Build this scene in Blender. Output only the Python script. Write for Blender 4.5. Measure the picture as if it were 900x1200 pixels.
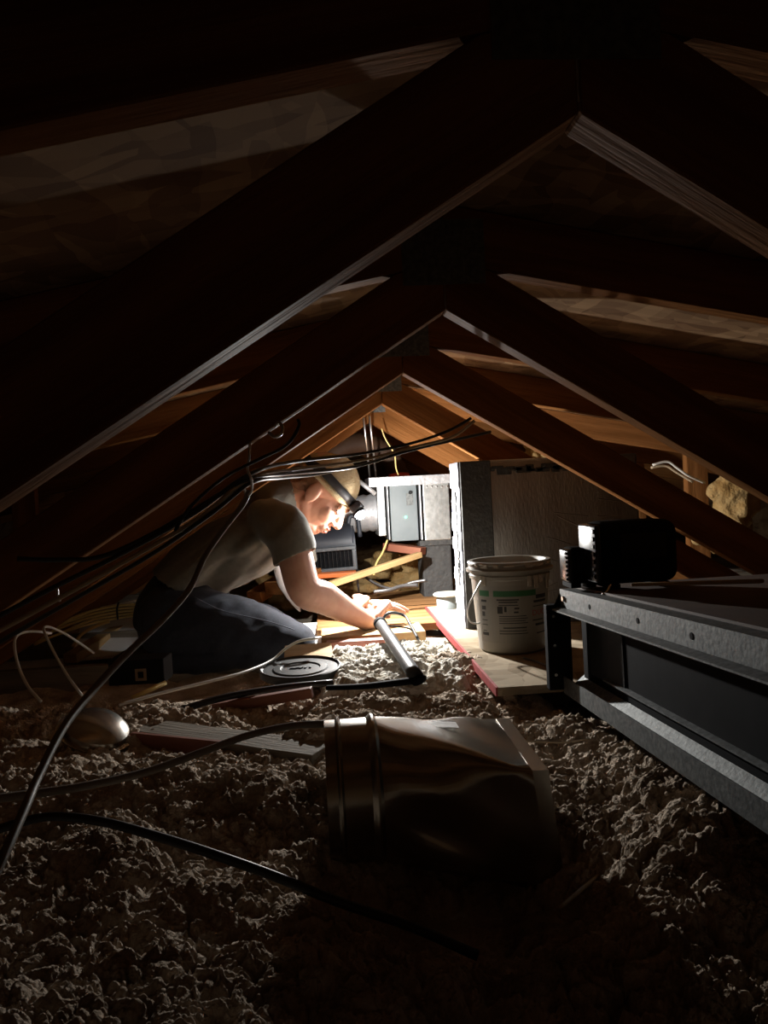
import bpy, bmesh, math, random
import numpy as np
from mathutils import Vector, Matrix, Quaternion
random.seed(7); rng = np.random.default_rng(7)
scene = bpy.context.scene
for o in list(bpy.data.objects): bpy.data.objects.remove(o)
COL = scene.collection

# ------------------------------------------------------------------ camera
H = 0.58                                   # lens height above the plasterboard
FPX = 885.6
YAW, PITCH, ROLL = 0.08281, -0.02648, -0.05059
_f = Vector((math.sin(YAW)*math.cos(PITCH), math.cos(YAW)*math.cos(PITCH), math.sin(PITCH)))
_r0 = Vector((math.cos(YAW), -math.sin(YAW), 0)); _u0 = _r0.cross(_f)
_r = _r0*math.cos(ROLL) + _u0*math.sin(ROLL); _u = -_r0*math.sin(ROLL) + _u0*math.cos(ROLL)
cam = bpy.data.cameras.new('camera'); co = bpy.data.objects.new('camera', cam); COL.objects.link(co)
cm = Matrix((_r, _u, -_f)).transposed().to_4x4(); cm.translation = (0, 0, H); co.matrix_world = cm
cam.sensor_fit = 'HORIZONTAL'; cam.sensor_width = 36; cam.lens = 36*FPX/900; cam.clip_start = .02
scene.camera = co
def W(x, y, Y):                            # the place at distance Y that is seen at x, y
    d = _r*((x-450)/FPX) + _u*((600-y)/FPX) + _f
    return Vector((0, 0, H)) + d*(Y/d.y)
def Wz(x, y, z):                           # the place at height z that is seen at x, y
    d = _r*((x-450)/FPX) + _u*((600-y)/FPX) + _f
    return Vector((0, 0, H)) + d*((z-H)/d.z)

# ------------------------------------------------------------------ world, exposure
w = bpy.data.worlds.new('dark'); scene.world = w; w.use_nodes = True
w.node_tree.nodes['Background'].inputs[0].default_value = (.6, .7, 1, 1)
w.node_tree.nodes['Background'].inputs[1].default_value = 0.0
vs = scene.view_settings; vs.view_transform = 'Standard'; vs.look = 'None'; vs.gamma = 1; vs.exposure = 0.85
vs.use_curve_mapping = False
FILL_SPOT, LAMP_FLOOD, LAMP_SPILL = 17.0, 11.0, 3.8   # watts of an added spot on the far webs, the headlamp's wide flood and the glow of its lens

# ------------------------------------------------------------------ materials
def mat(name, c1, c2=None, scale=30, rough=.7, metal=0, bump=0, bscale=None, stretch=(1,1,1), detail=6, emit=None, spec=None, sheen=0, lo=.35, hi=.65, trans=0):
    m = bpy.data.materials.new(name); m.use_nodes = True
    nt = m.node_tree; b = nt.nodes['Principled BSDF']; N = nt.nodes.new; L = nt.links.new
    b.inputs['Roughness'].default_value = rough; b.inputs['Metallic'].default_value = metal
    b.inputs['Base Color'].default_value = (*c1, 1)
    if spec is not None: b.inputs['Specular IOR Level'].default_value = spec
    if trans: b.inputs['Transmission Weight'].default_value = trans
    if sheen: b.inputs['Sheen Weight'].default_value = sheen
    if emit: b.inputs['Emission Color'].default_value = (*emit[0], 1); b.inputs['Emission Strength'].default_value = emit[1]
    if c2 or bump:
        tc = N('ShaderNodeTexCoord'); mp = N('ShaderNodeMapping'); mp.inputs['Scale'].default_value = stretch
        L(tc.outputs['Object'], mp.inputs['Vector'])
    if c2:
        n = N('ShaderNodeTexNoise'); n.inputs['Scale'].default_value = scale; n.inputs['Detail'].default_value = detail
        L(mp.outputs[0], n.inputs['Vector'])
        r = N('ShaderNodeValToRGB'); r.color_ramp.elements[0].position = lo; r.color_ramp.elements[1].position = hi
        r.color_ramp.elements[0].color = (*c1, 1); r.color_ramp.elements[1].color = (*c2, 1)
        L(n.outputs['Fac'], r.inputs['Fac']); L(r.outputs['Color'], b.inputs['Base Color'])
    if bump:
        n2 = N('ShaderNodeTexNoise'); n2.inputs['Scale'].default_value = bscale or scale; n2.inputs['Detail'].default_value = 8
        L(mp.outputs[0], n2.inputs['Vector'])
        bp = N('ShaderNodeBump'); bp.inputs['Strength'].default_value = bump; bp.inputs['Distance'].default_value = .01
        L(n2.outputs['Fac'], bp.inputs['Height']); L(bp.outputs[0], b.inputs['Normal'])
    return m
def osb(name, cols, scale=26, bump=.5):
    m = bpy.data.materials.new(name); m.use_nodes = True
    nt = m.node_tree; b = nt.nodes['Principled BSDF']; N = nt.nodes.new; L = nt.links.new
    b.inputs['Roughness'].default_value = .9; b.inputs['Specular IOR Level'].default_value = .08
    tc = N('ShaderNodeTexCoord'); prev = None
    nz = N('ShaderNodeTexNoise'); nz.inputs['Scale'].default_value = 6; L(tc.outputs['Object'], nz.inputs['Vector'])
    mixv = N('ShaderNodeMixRGB'); mixv.inputs['Fac'].default_value = .05
    L(tc.outputs['Object'], mixv.inputs[1]); L(nz.outputs['Color'], mixv.inputs[2])
    hs = []
    for k, (st, rot) in enumerate((((1, .3, 1), .5), ((.35, 1, 1), -.3))):
        mp = N('ShaderNodeMapping'); mp.inputs['Scale'].default_value = st; mp.inputs['Rotation'].default_value = (0, 0, rot)
        L(mixv.outputs[0], mp.inputs['Vector'])
        v = N('ShaderNodeTexVoronoi'); v.inputs['Scale'].default_value = scale*(1+.4*k); L(mp.outputs[0], v.inputs['Vector'])
        s = N('ShaderNodeSeparateColor'); L(v.outputs['Color'], s.inputs[0]); hs.append(s.outputs[0])
    mx = N('ShaderNodeMixRGB'); mx.inputs['Fac'].default_value = .5; L(hs[0], mx.inputs[1]); L(hs[1], mx.inputs[2])
    r = N('ShaderNodeValToRGB'); r.color_ramp.elements[0].position = .15; r.color_ramp.elements[1].position = .85
    r.color_ramp.elements[0].color = (*cols[0], 1); r.color_ramp.elements[1].color = (*cols[1], 1)
    L(mx.outputs[0], r.inputs[0]); L(r.outputs[0], b.inputs['Base Color'])
    bp = N('ShaderNodeBump'); bp.inputs['Strength'].default_value = bump; bp.inputs['Distance'].default_value = .004
    L(mx.outputs[0], bp.inputs['Height']); L(bp.outputs[0], b.inputs['Normal'])
    return m
M = {}
M['pine'] = mat('pine', (.165,.066,.020), (.285,.124,.042), 9, .62, bump=.25, bscale=40, stretch=(.25,3,3), spec=.02)
M['pine_pale'] = mat('pine_pale', (0.285,0.180,0.075), (0.420,0.285,0.135), 9, .65, bump=.25, bscale=40, stretch=(.3,3,3), spec=.2)
M['pine_grey'] = mat('pine_grey', (0.180,0.150,0.114), (0.264,0.228,0.180), 12, .8, bump=.35, bscale=50, stretch=(.3,3,3), spec=.15)
M['redwood'] = mat('red_painted_wood', (.20,.06,.035), (.27,.10,.055), 9, .6, stretch=(.3,3,3))
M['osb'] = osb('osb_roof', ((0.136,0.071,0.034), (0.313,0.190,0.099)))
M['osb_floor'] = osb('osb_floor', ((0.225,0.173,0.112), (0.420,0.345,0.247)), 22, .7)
M['plank'] = mat('floor_plank', (0.160,0.076,0.028), (0.320,0.168,0.068), 7, .7, bump=.3, bscale=50, stretch=(.3,4,4), spec=.2)
M['red_edge'] = mat('red_sealed_edge', (.42,.04,.04), (.30,.03,.03), 40, .6)
M['drywall'] = mat('plasterboard', (0.637,0.629,0.612), (0.578,0.570,0.552), 15, .9)
M['insul'] = mat('blown_insulation', (.34,.265,.195), (.62,.515,.41), 16, 1, bump=.7, bscale=170, spec=.05)
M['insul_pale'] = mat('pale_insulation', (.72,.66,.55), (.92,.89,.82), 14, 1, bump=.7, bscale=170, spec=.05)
M['batt'] = mat('fibreglass', (0.330,0.198,0.072), (0.450,0.312,0.144), 18, 1, bump=1, bscale=70, spec=.05)
M['galv'] = mat('galvanised_steel', (.44,.45,.44), (.60,.61,.60), 55, .42, metal=.9, bump=.06, bscale=60)
M['galv_dull'] = mat('dull_galvanised_steel', (.10,.108,.108), (.19,.20,.198), 110, .6, metal=.5, bump=.08, bscale=150)
M['galv_warm'] = mat('duct_steel', (.42,.40,.36), (.50,.48,.43), 8, .27, metal=1)
M['black_metal'] = mat('black_metal', (.006,.0065,.0075), (.01,.01,.0115), 30, .75, spec=.05)
M['black_gloss'] = mat('black_enamel', (.012,.012,.013), None, rough=.22)
M['charcoal'] = mat('charcoal_panel', (.013,.014,.015), (.010,.011,.012), 20, .65, spec=.2)
M['rust'] = mat('brown_sheet', (0.065,0.030,0.015), (0.100,0.050,0.025), 12, .7)
M['screw'] = mat('screw_zinc', (.7,.7,.68), None, rough=.25, metal=1)
M['cable_black'] = mat('black_cable', (.018,.017,.017), None, rough=.42)
M['cable_grey'] = mat('grey_cable', (.20,.17,.14), None, rough=.45)
M['cable_white'] = mat('white_cable', (.72,.70,.64), None, rough=.45)
M['cable_yellow'] = mat('yellow_cable', (.74,.58,.22), None, rough=.45)
M['cable_tan'] = mat('tan_cable', (.46,.36,.24), None, rough=.5)
M['wire'] = mat('steel_wire', (.75,.75,.75), None, rough=.3, metal=1)
M['foil'] = mat('foil_facing', (.26,.245,.235), (.36,.345,.33), 6, .45, metal=.85, bump=.22, bscale=90, stretch=(2,1,.5))
M['foil_bright'] = mat('foil_tape', (.50,.51,.53), (.62,.63,.65), 14, .4, metal=.45, bump=.4, bscale=40)
M['white_board'] = mat('white_duct_edge', (.25,.27,.31), (.15,.165,.20), 30, .6, bump=.3, bscale=60)
M['mastic'] = mat('dark_mastic', (0.032,0.032,0.032), (0.045,0.044,0.042), 40, .7, bump=.4, bscale=60)
M['box_grey'] = mat('grey_enamel', (.16,.185,.195), (.13,.155,.165), 10, .45)
M['led'] = mat('green_led', (.1,.8,.4), None, emit=((.1,1,.45), 3))
M['red_handle'] = mat('red_plastic', (.55,.05,.03), None, rough=.4)
M['orange'] = mat('orange_plastic', (.75,.20,.05), None, rough=.5)
M['bucket'] = mat('pail_plastic', (0.360,0.346,0.302), (0.317,0.302,0.259), 8, .42)
M['bucket_dirt'] = mat('dried_sealant', (.42,.38,.32), (.55,.50,.43), 30, .8, bump=.6, bscale=60)
M['green'] = mat('green_print', (.03,.16,.06), None, rough=.5)
M['ink'] = mat('black_print', (.03,.03,.03), None, rough=.6)
M['red_ink'] = mat('red_print', (.42,.03,.03), None, rough=.5)
M['label_grey'] = mat('pale_print_panel', (0.317,0.310,0.274), None, rough=.5)
M['lid'] = mat('black_lid', (0.022,0.026,0.027), (0.036,0.040,0.042), 12, .45)
M['tube_grey'] = mat('grey_tube', (.07,.08,.085), (.05,.056,.06), 20, .42)
M['skin'] = mat('skin', (0.546,0.320,0.234), (0.484,0.257,0.187), 25, .55, bump=.05, bscale=200)
M['skin'].node_tree.nodes['Principled BSDF'].inputs['Subsurface Weight'].default_value = .12
M['skin'].node_tree.nodes['Principled BSDF'].inputs['Subsurface Radius'].default_value = (.012,.004,.002)
M['lips'] = mat('lips', (.50,.17,.14), None, rough=.5)
M['hair'] = mat('hair', (.17,.08,.04), (.26,.13,.06), 40, .6, bump=.6, bscale=120, stretch=(1,1,.2))
M['eye_dark'] = mat('eye_lash', (.05,.03,.02), None, rough=.5)
M['shirt'] = mat('tee_shirt', (0.122,0.119,0.097), (0.151,0.144,0.119), 60, .95, bump=.12, bscale=400, sheen=.15)
M['denim'] = mat('denim', (.009,.012,.022), (.015,.020,.034), 90, .9, bump=.2, bscale=500, sheen=.1)
M['stitch'] = mat('denim_stitch', (.07,.075,.10), None, rough=.9)
M['white_cloth'] = mat('white_cloth', (.74,.74,.75), None, rough=.95)
M['cap'] = mat('tan_knit', (0.495,0.413,0.255), (0.420,0.338,0.203), 90, .95, bump=.3, bscale=300)
M['strap'] = mat('black_strap', (.02,.022,.028), None, rough=.6)
M['lens'] = mat('lamp_lens', (1,1,1), None, emit=((.93,.97,1), 130))
M['boot'] = mat('dark_boot', (.035,.03,.027), (.05,.045,.04), 20, .7)
M['blower'] = mat('blue_grey_plastic', (.028,.034,.047), (.036,.043,.056), 10, .5)
M['blower_trim'] = mat('grey_plastic', (.085,.098,.108), None, rough=.5)

# ------------------------------------------------------------------ helpers
def ob(name, me, m, parent=None, mw=None, smooth=False):
    if m is not None: me.materials.append(M[m])
    if smooth:
        me.polygons.foreach_set('use_smooth', [True]*len(me.polygons))
    o = bpy.data.objects.new(name, me); COL.objects.link(o)
    if parent is not None:
        o.parent = parent; bpy.context.view_layer.update() if False else None
        P = WORLD.get(parent.name, Matrix())
        o.matrix_local = P.inverted() @ (mw or Matrix())
    elif mw: o.matrix_world = mw
    WORLD[o.name] = (mw or Matrix()).copy()
    return o
WORLD = {}
def empty(name, loc=(0,0,0)):
    e = bpy.data.objects.new(name, None); COL.objects.link(e); e.empty_display_size = .05
    e.location = loc; WORLD[e.name] = Matrix.Translation(loc); return e
def tag(o, label=None, cat=None, group=None, kind=None):
    if label: o['label'] = label
    if cat: o['category'] = cat
    if group: o['group'] = group
    if kind: o['kind'] = kind
    return o
def mesh(v, f):
    me = bpy.data.meshes.new('m'); me.from_pydata([tuple(x) for x in v], [], f); me.update(); return me
def bm_mesh(bm):
    bmesh.ops.recalc_face_normals(bm, faces=bm.faces)
    me = bpy.data.meshes.new('m'); bm.to_mesh(me); bm.free(); return me
def frame(x=None, y=None, z=None, loc=(0,0,0)):
    """matrix with local x along x, z near z"""
    x = Vector(x).normalized(); z = Vector(z if z is not None else (0,0,1))
    y = z.cross(x).normalized(); z = x.cross(y)
    m = Matrix((x, y, z)).transposed().to_4x4(); m.translation = loc; return m
def box_bm(sx, sy, sz, bev=0, seg=2, bm=None, c=(0,0,0), rot=None):
    b = bmesh.new(); bmesh.ops.create_cube(b, size=1)
    bmesh.ops.scale(b, vec=(sx, sy, sz), verts=b.verts)
    if bev: bmesh.ops.bevel(b, geom=b.edges[:], offset=bev, segments=seg, affect='EDGES', profile=.5)
    if rot: bmesh.ops.rotate(b, verts=b.verts, matrix=rot)
    bmesh.ops.translate(b, verts=b.verts, vec=c)
    if bm is None: return b
    t = bpy.data.meshes.new('t'); b.to_mesh(t); b.free(); bm.from_mesh(t); bpy.data.meshes.remove(t); return bm
def box(name, mw, size, m, parent=None, bev=.002, smooth=False):
    return ob(name, bm_mesh(box_bm(*size, bev)), m, parent, mw, smooth)
def prism(name, poly, y0, y1, m, parent=None, beta=0):
    """polygon in XZ pushed along Y; local x runs along the member (slope beta)"""
    c = Vector((sum(p[0] for p in poly)/len(poly), (y0+y1)/2, sum(p[1] for p in poly)/len(poly)))
    mw = Matrix.Translation(c) @ Matrix.Rotation(-beta, 4, 'Y'); inv = mw.inverted()
    n = len(poly)
    v = [inv @ Vector((p[0], y0, p[1])) for p in poly] + [inv @ Vector((p[0], y1, p[1])) for p in poly]
    f = [tuple(range(n)), tuple(range(2*n-1, n-1, -1))] + [(i, i+n, (i+1) % n + n, (i+1) % n) for i in range(n)]
    bm = bmesh.new(); bm.from_mesh(mesh(v, f)); bmesh.ops.recalc_face_normals(bm, faces=bm.faces)
    bmesh.ops.bevel(bm, geom=bm.edges[:], offset=.0018, segments=1, affect='EDGES')
    return ob(name, bm_mesh(bm), m, parent, mw)
def catmull(P, n):
    P = [np.array(p, float) for p in P]; P = [2*P[0]-P[1]] + P + [2*P[-1]-P[-2]]
    out = []
    for i in range(1, len(P)-2):
        for t in np.linspace(0, 1, n, endpoint=False):
            a, b, c, d = P[i-1], P[i], P[i+1], P[i+2]
            out.append(.5*((2*b) + (c-a)*t + (2*a-5*b+4*c-d)*t*t + (-a+3*b-3*c+d)*t**3))
    out.append(P[-2]); return np.array(out)
def tube_mesh(P, r, n=6, sides=8, flat=1.0):
    pts = catmull(P, n) if n > 1 else np.array([tuple(p) for p in P], float)
    k = len(pts); rr = np.full(k, r) if np.isscalar(r) else np.interp(np.linspace(0,1,k), np.linspace(0,1,len(r)), r)
    T = np.gradient(pts, axis=0); T /= np.linalg.norm(T, axis=1)[:,None] + 1e-12
    up = np.array([0,0,1.0]) if abs(T[0][2]) < .9 else np.array([1.0,0,0])
    v = []; prev = None
    for i in range(k):
        a = np.cross(T[i], up if prev is None else np.cross(prev, T[i])); 
        if prev is not None: a = prev - T[i]*np.dot(prev, T[i])
        a /= np.linalg.norm(a)+1e-12; b = np.cross(T[i], a); prev = a
        for s in range(sides):
            t = 2*math.pi*s/sides; v.append(pts[i] + rr[i]*(math.cos(t)*a + flat*math.sin(t)*b))
    f = [(i*sides+s, i*sides+(s+1) % sides, (i+1)*sides+(s+1) % sides, (i+1)*sides+s) for i in range(k-1) for s in range(sides)]
    f += [tuple(range(sides-1, -1, -1)), tuple((k-1)*sides+s for s in range(sides))]
    return mesh(v, f)
def tube(name, P, r, m, parent=None, n=6, sides=8, flat=1.0):
    return ob(name, tube_mesh(P, r, n, sides, flat), m, parent, None, True)
def cable(name, P, r, m, label, group=None, n=7):
    return tag(tube(name, P, r, m, n=n), label, 'cable', group)
def lathe_mesh(prof, n=40, closed=True):
    v = []; k = len(prof)
    for r, z in prof:
        for s in range(n):
            t = 2*math.pi*s/n; v.append((r*math.cos(t), r*math.sin(t), z))
    f = [(i*n+s, i*n+(s+1) % n, (i+1)*n+(s+1) % n, (i+1)*n+s) for i in range(k-1) for s in range(n)]
    if closed: f += [tuple(range(n-1, -1, -1)), tuple((k-1)*n+s for s in range(n))]
    return mesh(v, f)
def lathe(name, prof, m, parent, mw, n=40, closed=True):
    o = ob(name, lathe_mesh(prof, n, closed), m, parent, mw, True)
    o.data.set_sharp_from_angle(angle=.6); return o
def mhash(ix, iy, k):
    h = (ix*374761393 + iy*668265263 + k*974634777) & 0x7fffffff
    h = ((h ^ (h >> 13))*1274126177) & 0x7fffffff
    return ((h ^ (h >> 16)) & 0xffffff)/float(0xffffff)
def vnoise(x, y, k=0):
    ix, iy = np.floor(x).astype(np.int64), np.floor(y).astype(np.int64); fx, fy = x-ix, y-iy
    sx, sy = fx*fx*(3-2*fx), fy*fy*(3-2*fy)
    a, b, c, d = mhash(ix,iy,k), mhash(ix+1,iy,k), mhash(ix,iy+1,k), mhash(ix+1,iy+1,k)
    return (a*(1-sx)+b*sx)*(1-sy) + (c*(1-sx)+d*sx)*sy
def puff(x, y, k=0):                       # rounded lumps, 0..1
    ix, iy = np.floor(x).astype(np.int64), np.floor(y).astype(np.int64)
    best = np.zeros_like(x)
    for dx in (-1,0,1):
        for dy in (-1,0,1):
            cx, cy = ix+dx, iy+dy
            px, py = cx + mhash(cx,cy,k), cy + mhash(cx,cy,k+1); rr = .55 + .5*mhash(cx,cy,k+2)
            d2 = (x-px)**2 + (y-py)**2
            best = np.maximum(best, np.sqrt(np.maximum(0, rr*rr-d2)))
    return best

# ------------------------------------------------------------------ the attic: trusses, roof, floor, walls
XR = 0.2096; HW, SW, HT, MT = 0.2787+H, 0.6175, 0.3523+H, 0.1964
Y0, DY, TH = 0.5612, 0.61, 0.038
TV = .089*math.hypot(1, SW); TT = .089*math.hypot(1, MT)
SPAN = 3.9
def plate_bm(sx, sz):                      # punched nail plate
    bm = box_bm(sx, .0012, sz)
    for i in range(int(sx/.016)):
        for j in range(int(sz/.02)):
            box_bm(.006, .0016, .009, bm=bm, c=(-sx/2+.011+i*.016, 0, -sz/2+.012+j*.02))
    return bm
plate_me = bm_mesh(plate_bm(.13, .10)); plate_me.materials.append(M['galv_dull'])
truss_labels = {-1: 'roof truss behind the viewpoint, out of sight',
 0: 'dark roof truss nearest to the viewer, its sloping webs framing the whole picture',
 1: 'second roof truss from the viewer, black webs with thin lit lower edges',
 2: 'third roof truss from the viewer, carrying the cable bundle above the kneeling worker',
 3: 'fourth roof truss, orange lit webs with a nail plate just above the headlamp',
 4: 'fifth roof truss, orange webs behind the hanging grey box',
 5: 'sixth roof truss, dim behind the arched duct', 6: 'seventh roof truss, far back in the attic', 7: 'last roof truss at the far gable'}
for i in range(-1, 8):
    y = Y0 + DY*i; t = empty('roof_truss', (XR, y+TH/2, 0)); tag(t, truss_labels[i], 'roof truss', 'roof trusses along the ridge')
    for sg in (-1, 1):
        X = lambda d: XR + sg*d
        g = .0008
        dx = (HW+TV-HT)/(SW-MT)
        L = (HW-.089)/SW; L2 = (HW+TV-.089)/SW
        prism('web', [(X(g), HW-.0005), (X(L), .089), (X(L2), .089), (X(dx), HT-MT*dx-g), (X(g), HT-g)], y, y+TH, 'pine', t, -sg*math.atan(SW))
        prism('top_chord', [(X(g), HT), (X(SPAN), HT-MT*SPAN), (X(SPAN), HT-MT*SPAN+TT), (X(g), HT+TT)], y, y+TH, 'pine', t, -sg*math.atan(MT))
        xp = 1.30
        prism('post', [(X(xp), .089), (X(xp+.089), .089), (X(xp+.089), HT-MT*(xp+.089)-g), (X(xp), HT-MT*xp-g)], y, y+TH, 'pine', t, math.pi/2)
    prism('bottom_chord', [(XR-SPAN, 0.001), (XR+SPAN, 0.001), (XR+SPAN, .088), (XR-SPAN, .088)], y, y+TH, 'pine_grey', t, 0)
    for yy in (y-.0007, y+TH+.0007):
        p = bpy.data.objects.new('nail_plate', plate_me); COL.objects.link(p); p.parent = t
        p.location = (0, yy-(y+TH/2), HT+.015)
RIDGE = HT + TT
ceil = tag(empty('ceiling', (XR, 2.3, RIDGE)), 'low slope roof deck of strand board panels above the trusses', kind='structure')
def panel_bm(a, b): return box_bm(a-.003, b-.003, .011, .001, 1)
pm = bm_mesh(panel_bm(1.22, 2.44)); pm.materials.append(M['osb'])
for sg in (-1, 1):
    nrm = Vector((sg*math.sin(math.atan(MT)), 0, math.cos(math.atan(MT))))
    run = Vector((sg*math.cos(math.atan(MT)), 0, -math.sin(math.atan(MT))))
    for a in range(4):
        for b in range(-1, 3):
            d = .004 + 1.22*(a+.5); yc = Y0 + TH/2 + 2.44*(b+.5) + (1.22 if a % 2 else 0) - .61
            c = Vector((XR, yc, RIDGE+.0004)) + run*d + nrm*.006
            o = bpy.data.objects.new('sheathing_panel', pm); COL.objects.link(o); o.parent = ceil
            mw = frame(run if sg > 0 else -run, None, nrm, c); o.matrix_local = Matrix.Translation(-Vector((XR,2.3,RIDGE))) @ mw
fl = ob('floor', bm_mesh(box_bm(8.4, 8.6, .02, c=(XR, 2.4, -.011))), 'drywall'); tag(fl, kind='structure')
for nm, yy in (('wall_back', 5.45), ('wall_front', -.72)):
    poly = [(XR-4.1, 0), (XR+4.1, 0), (XR+4.1, RIDGE-4.1*MT), (XR, RIDGE-.002), (XR-4.1, RIDGE-4.1*MT)]
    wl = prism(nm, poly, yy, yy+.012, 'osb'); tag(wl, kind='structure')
for nm, sx in (('wall_left', -1), ('wall_right', 1)):
    wl = prism(nm, [(XR+sx*4.0, 0), (XR+sx*4.02, 0), (XR+sx*4.02, .2), (XR+sx*4.0, .2)], -.7, 5.4, 'osb'); tag(wl, kind='structure')

# ------------------------------------------------------------------ loose insulation
def ground(x, y):
    """broad height of the insulation"""
    z = .115 + .05*(vnoise(x*3.1+9, y*3.1+4, 5)-.5) + .03*(vnoise(x*7+2, y*7, 6)-.5)
    z = z + .012*np.exp(-(((x+.25)/.30)**2 + ((y-.85)/.20)**2)) + .062*np.clip((.86-y)/.36, 0, 1.2)*np.clip((.12-x)/.12, 0, 1)
    z = z + .05*np.exp(-(((x+.35)/.25)**2 + ((y-1.25)/.12)**2))
    z = z + .036*np.exp(-(((x-.13)/.24)**4 + ((y-1.56)/.17)**4))*np.clip((.35-x)/.03, 0, 1)
    z = z + .05*np.exp(-(((x-.52)/.20)**2 + ((y-.95)/.14)**2))
    z = z - .028*np.exp(-(((x-.38)/.07)**2 + ((y-1.2)/.30)**2))
    z = z - .10*np.exp(-(((x-.15)/.19)**2 + ((y-.93)/.16)**2)**2)
    # kept low under the boards, the worker, the pail and everything further back
    z = z - .055*np.clip((y-1.98)/.12, 0, 1)
    z = z - .05*np.clip((x-.47+(y-1.6)*.08)/.05, 0, 1)*np.clip((y-1.42)/.08, 0, 1)
    z = z - .045*np.clip((-.05-x)/.08, 0, 1)*np.clip((y-1.80)/.08, 0, 1)
    z = z - .12*np.exp(-(((x+.78)/.42)**4 + ((y-2.95)/.34)**4))
    return z
def fluff(x, y):
    wx = x + .012*(vnoise(x*40, y*40, 11)-.5); wy = y + .012*(vnoise(x*40+5, y*40, 12)-.5)
    return .016*puff(wx*11, wy*11, 20) + .020*puff(wx*28, wy*28, 30) + .015*puff(wx*62+3, wy*62, 40) + .009*puff(wx*125, wy*125, 50) + .0055*puff(wx*240, wy*240, 55) + .004*vnoise(x*420, y*420, 57)
def field(name, x0, x1, y0, y1, res, m, zf, fan=False):
    if fan:                                # finer close by, coarser further off
        nx, ny = 560, 600
        U, V = np.meshgrid(np.linspace(NU0, NU1, nx), np.exp(np.linspace(math.log(NY0), math.log(NY1), ny)))
        X = (U*V).ravel(); Y = V.ravel()
    else:
        nx, ny = int((x1-x0)/res)+1, int((y1-y0)/res)+1
        X, Y = np.meshgrid(np.linspace(x0,x1,nx), np.linspace(y0,y1,ny)); X = X.ravel(); Y = Y.ravel()
    Z = zf(X, Y)
    v = np.stack([X + .012*(vnoise(X*60,Y*60,3)-.5), Y + .012*(vnoise(X*60,Y*60,4)-.5), Z], 1)
    idx = np.arange(nx*ny).reshape(ny, nx)
    q = np.stack([idx[:-1,:-1], idx[:-1,1:], idx[1:,1:], idx[1:,:-1]], -1).reshape(-1, 4)
    me = bpy.data.meshes.new('m'); me.vertices.add(len(v)); me.vertices.foreach_set('co', v.ravel())
    me.loops.add(q.size); me.loops.foreach_set('vertex_index', q.ravel().astype(np.int32))
    me.polygons.add(len(q)); me.polygons.foreach_set('loop_start', (np.arange(len(q))*4).astype(np.int32))
    me.update(calc_edges=True)
    return ob(name, me, m, None, None, True)
NY0, NY1, NU0, NU1 = .46, 2.32, -.62, .72
near = field('loose_insulation', 0, 0, 0, 0, 0, 'insul', lambda x, y: ground(x, y) - .045 + fluff(x, y), fan=True)
tag(near, 'lumpy grey-brown loose blown insulation covering the attic floor in front', 'insulation', kind='stuff')
def farz(x, y):
    z = ground(x, y) - .03 + .05*puff(x*9, y*9, 60) + .02*puff(x*24, y*24, 61)
    inside = (x > NU0*y+.05) & (x < NU1*y-.05) & (y > NY0+.05) & (y < NY1-.05)
    return np.where(inside, np.minimum(z, .008), np.minimum(z, .135))
far = field('loose_insulation', XR-3.85, XR+3.85, -.68, 5.4, .035, 'insul', farz)
tag(far, 'dim loose insulation spread beyond the worker and under the eaves', 'insulation', kind='stuff')

# ------------------------------------------------------------------ pale raked pile in front of the hands
def pile(x, y):
    st = lambda a, b, v: np.clip((v-a)/(b-a), 0, 1)
    xr = .335 + (y-1.56)*.045
    m = st(-.09, .02, x)*st(0, .035, xr-x)*st(1.56, 1.72, y)*st(0, .06, 2.20-y)
    return .03 + m*(.098 + .012*np.exp(-(((x-.17)/.1)**2 + ((y-2.02)/.15)**2)) + .02*(vnoise(x*9, y*9, 33)-.5))
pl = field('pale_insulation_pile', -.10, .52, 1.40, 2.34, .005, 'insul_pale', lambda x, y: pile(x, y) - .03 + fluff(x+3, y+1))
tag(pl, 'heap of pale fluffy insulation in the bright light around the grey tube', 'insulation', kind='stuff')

# ------------------------------------------------------------------ strand board with a red edge, and the pail on it
BZ = .15
a, b_, c_, d_ = Wz(583,806,BZ), Wz(700,803,BZ), Wz(640,728,BZ), Wz(520,728,BZ)
a = Vector((.355, 1.555, BZ)) if False else a
poly = [a, Vector((1.25, a.y-.02, BZ)), Vector((1.25, 2.75, BZ)), Vector((d_.x-.012, 2.75, BZ))]
bd = empty('floor_board', (a.x, a.y, BZ-.018)); tag(bd, 'loose strand board panel with a red painted edge under the white pail', 'board')
def slab(name, poly, th, m, parent):
    n = len(poly); v = [Vector(p) for p in poly] + [Vector(p)-Vector((0,0,th)) for p in poly]
    f = [tuple(range(n)), tuple(range(2*n-1, n-1, -1))] + [(i, i+n, (i+1) % n+n, (i+1) % n) for i in range(n)]
    bm = bmesh.new(); bm.from_mesh(mesh(v, f)); bmesh.ops.recalc_face_normals(bm, faces=bm.faces); return ob(name, bm_mesh(bm), m, parent)
slab('panel', poly, .018, 'osb_floor', bd)
e0, e1 = poly[3], poly[0]
dirv = (e1-e0).normalized(); side = Vector((dirv.y, -dirv.x, 0)); side = side if side.x < 0 else -side
slab('painted_edge', [e0+side*.004+Vector((0,0,.001)), e0-side*.002+Vector((0,0,.001)), e1-side*.002+Vector((0,0,.001)), e1+side*.004+Vector((0,0,.001))], .0195, 'red_edge', bd)
# carried on two joist offcuts hidden under it
for k, xx in enumerate((.62, 1.05)):
    tag(box('joist_offcut', Matrix.Translation((xx, 2.15, .066)), (.038, 1.1, .130), 'pine_grey'), ('left', 'right')[k]+' lumber offcut holding up the strand board panel', 'lumber')

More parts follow.
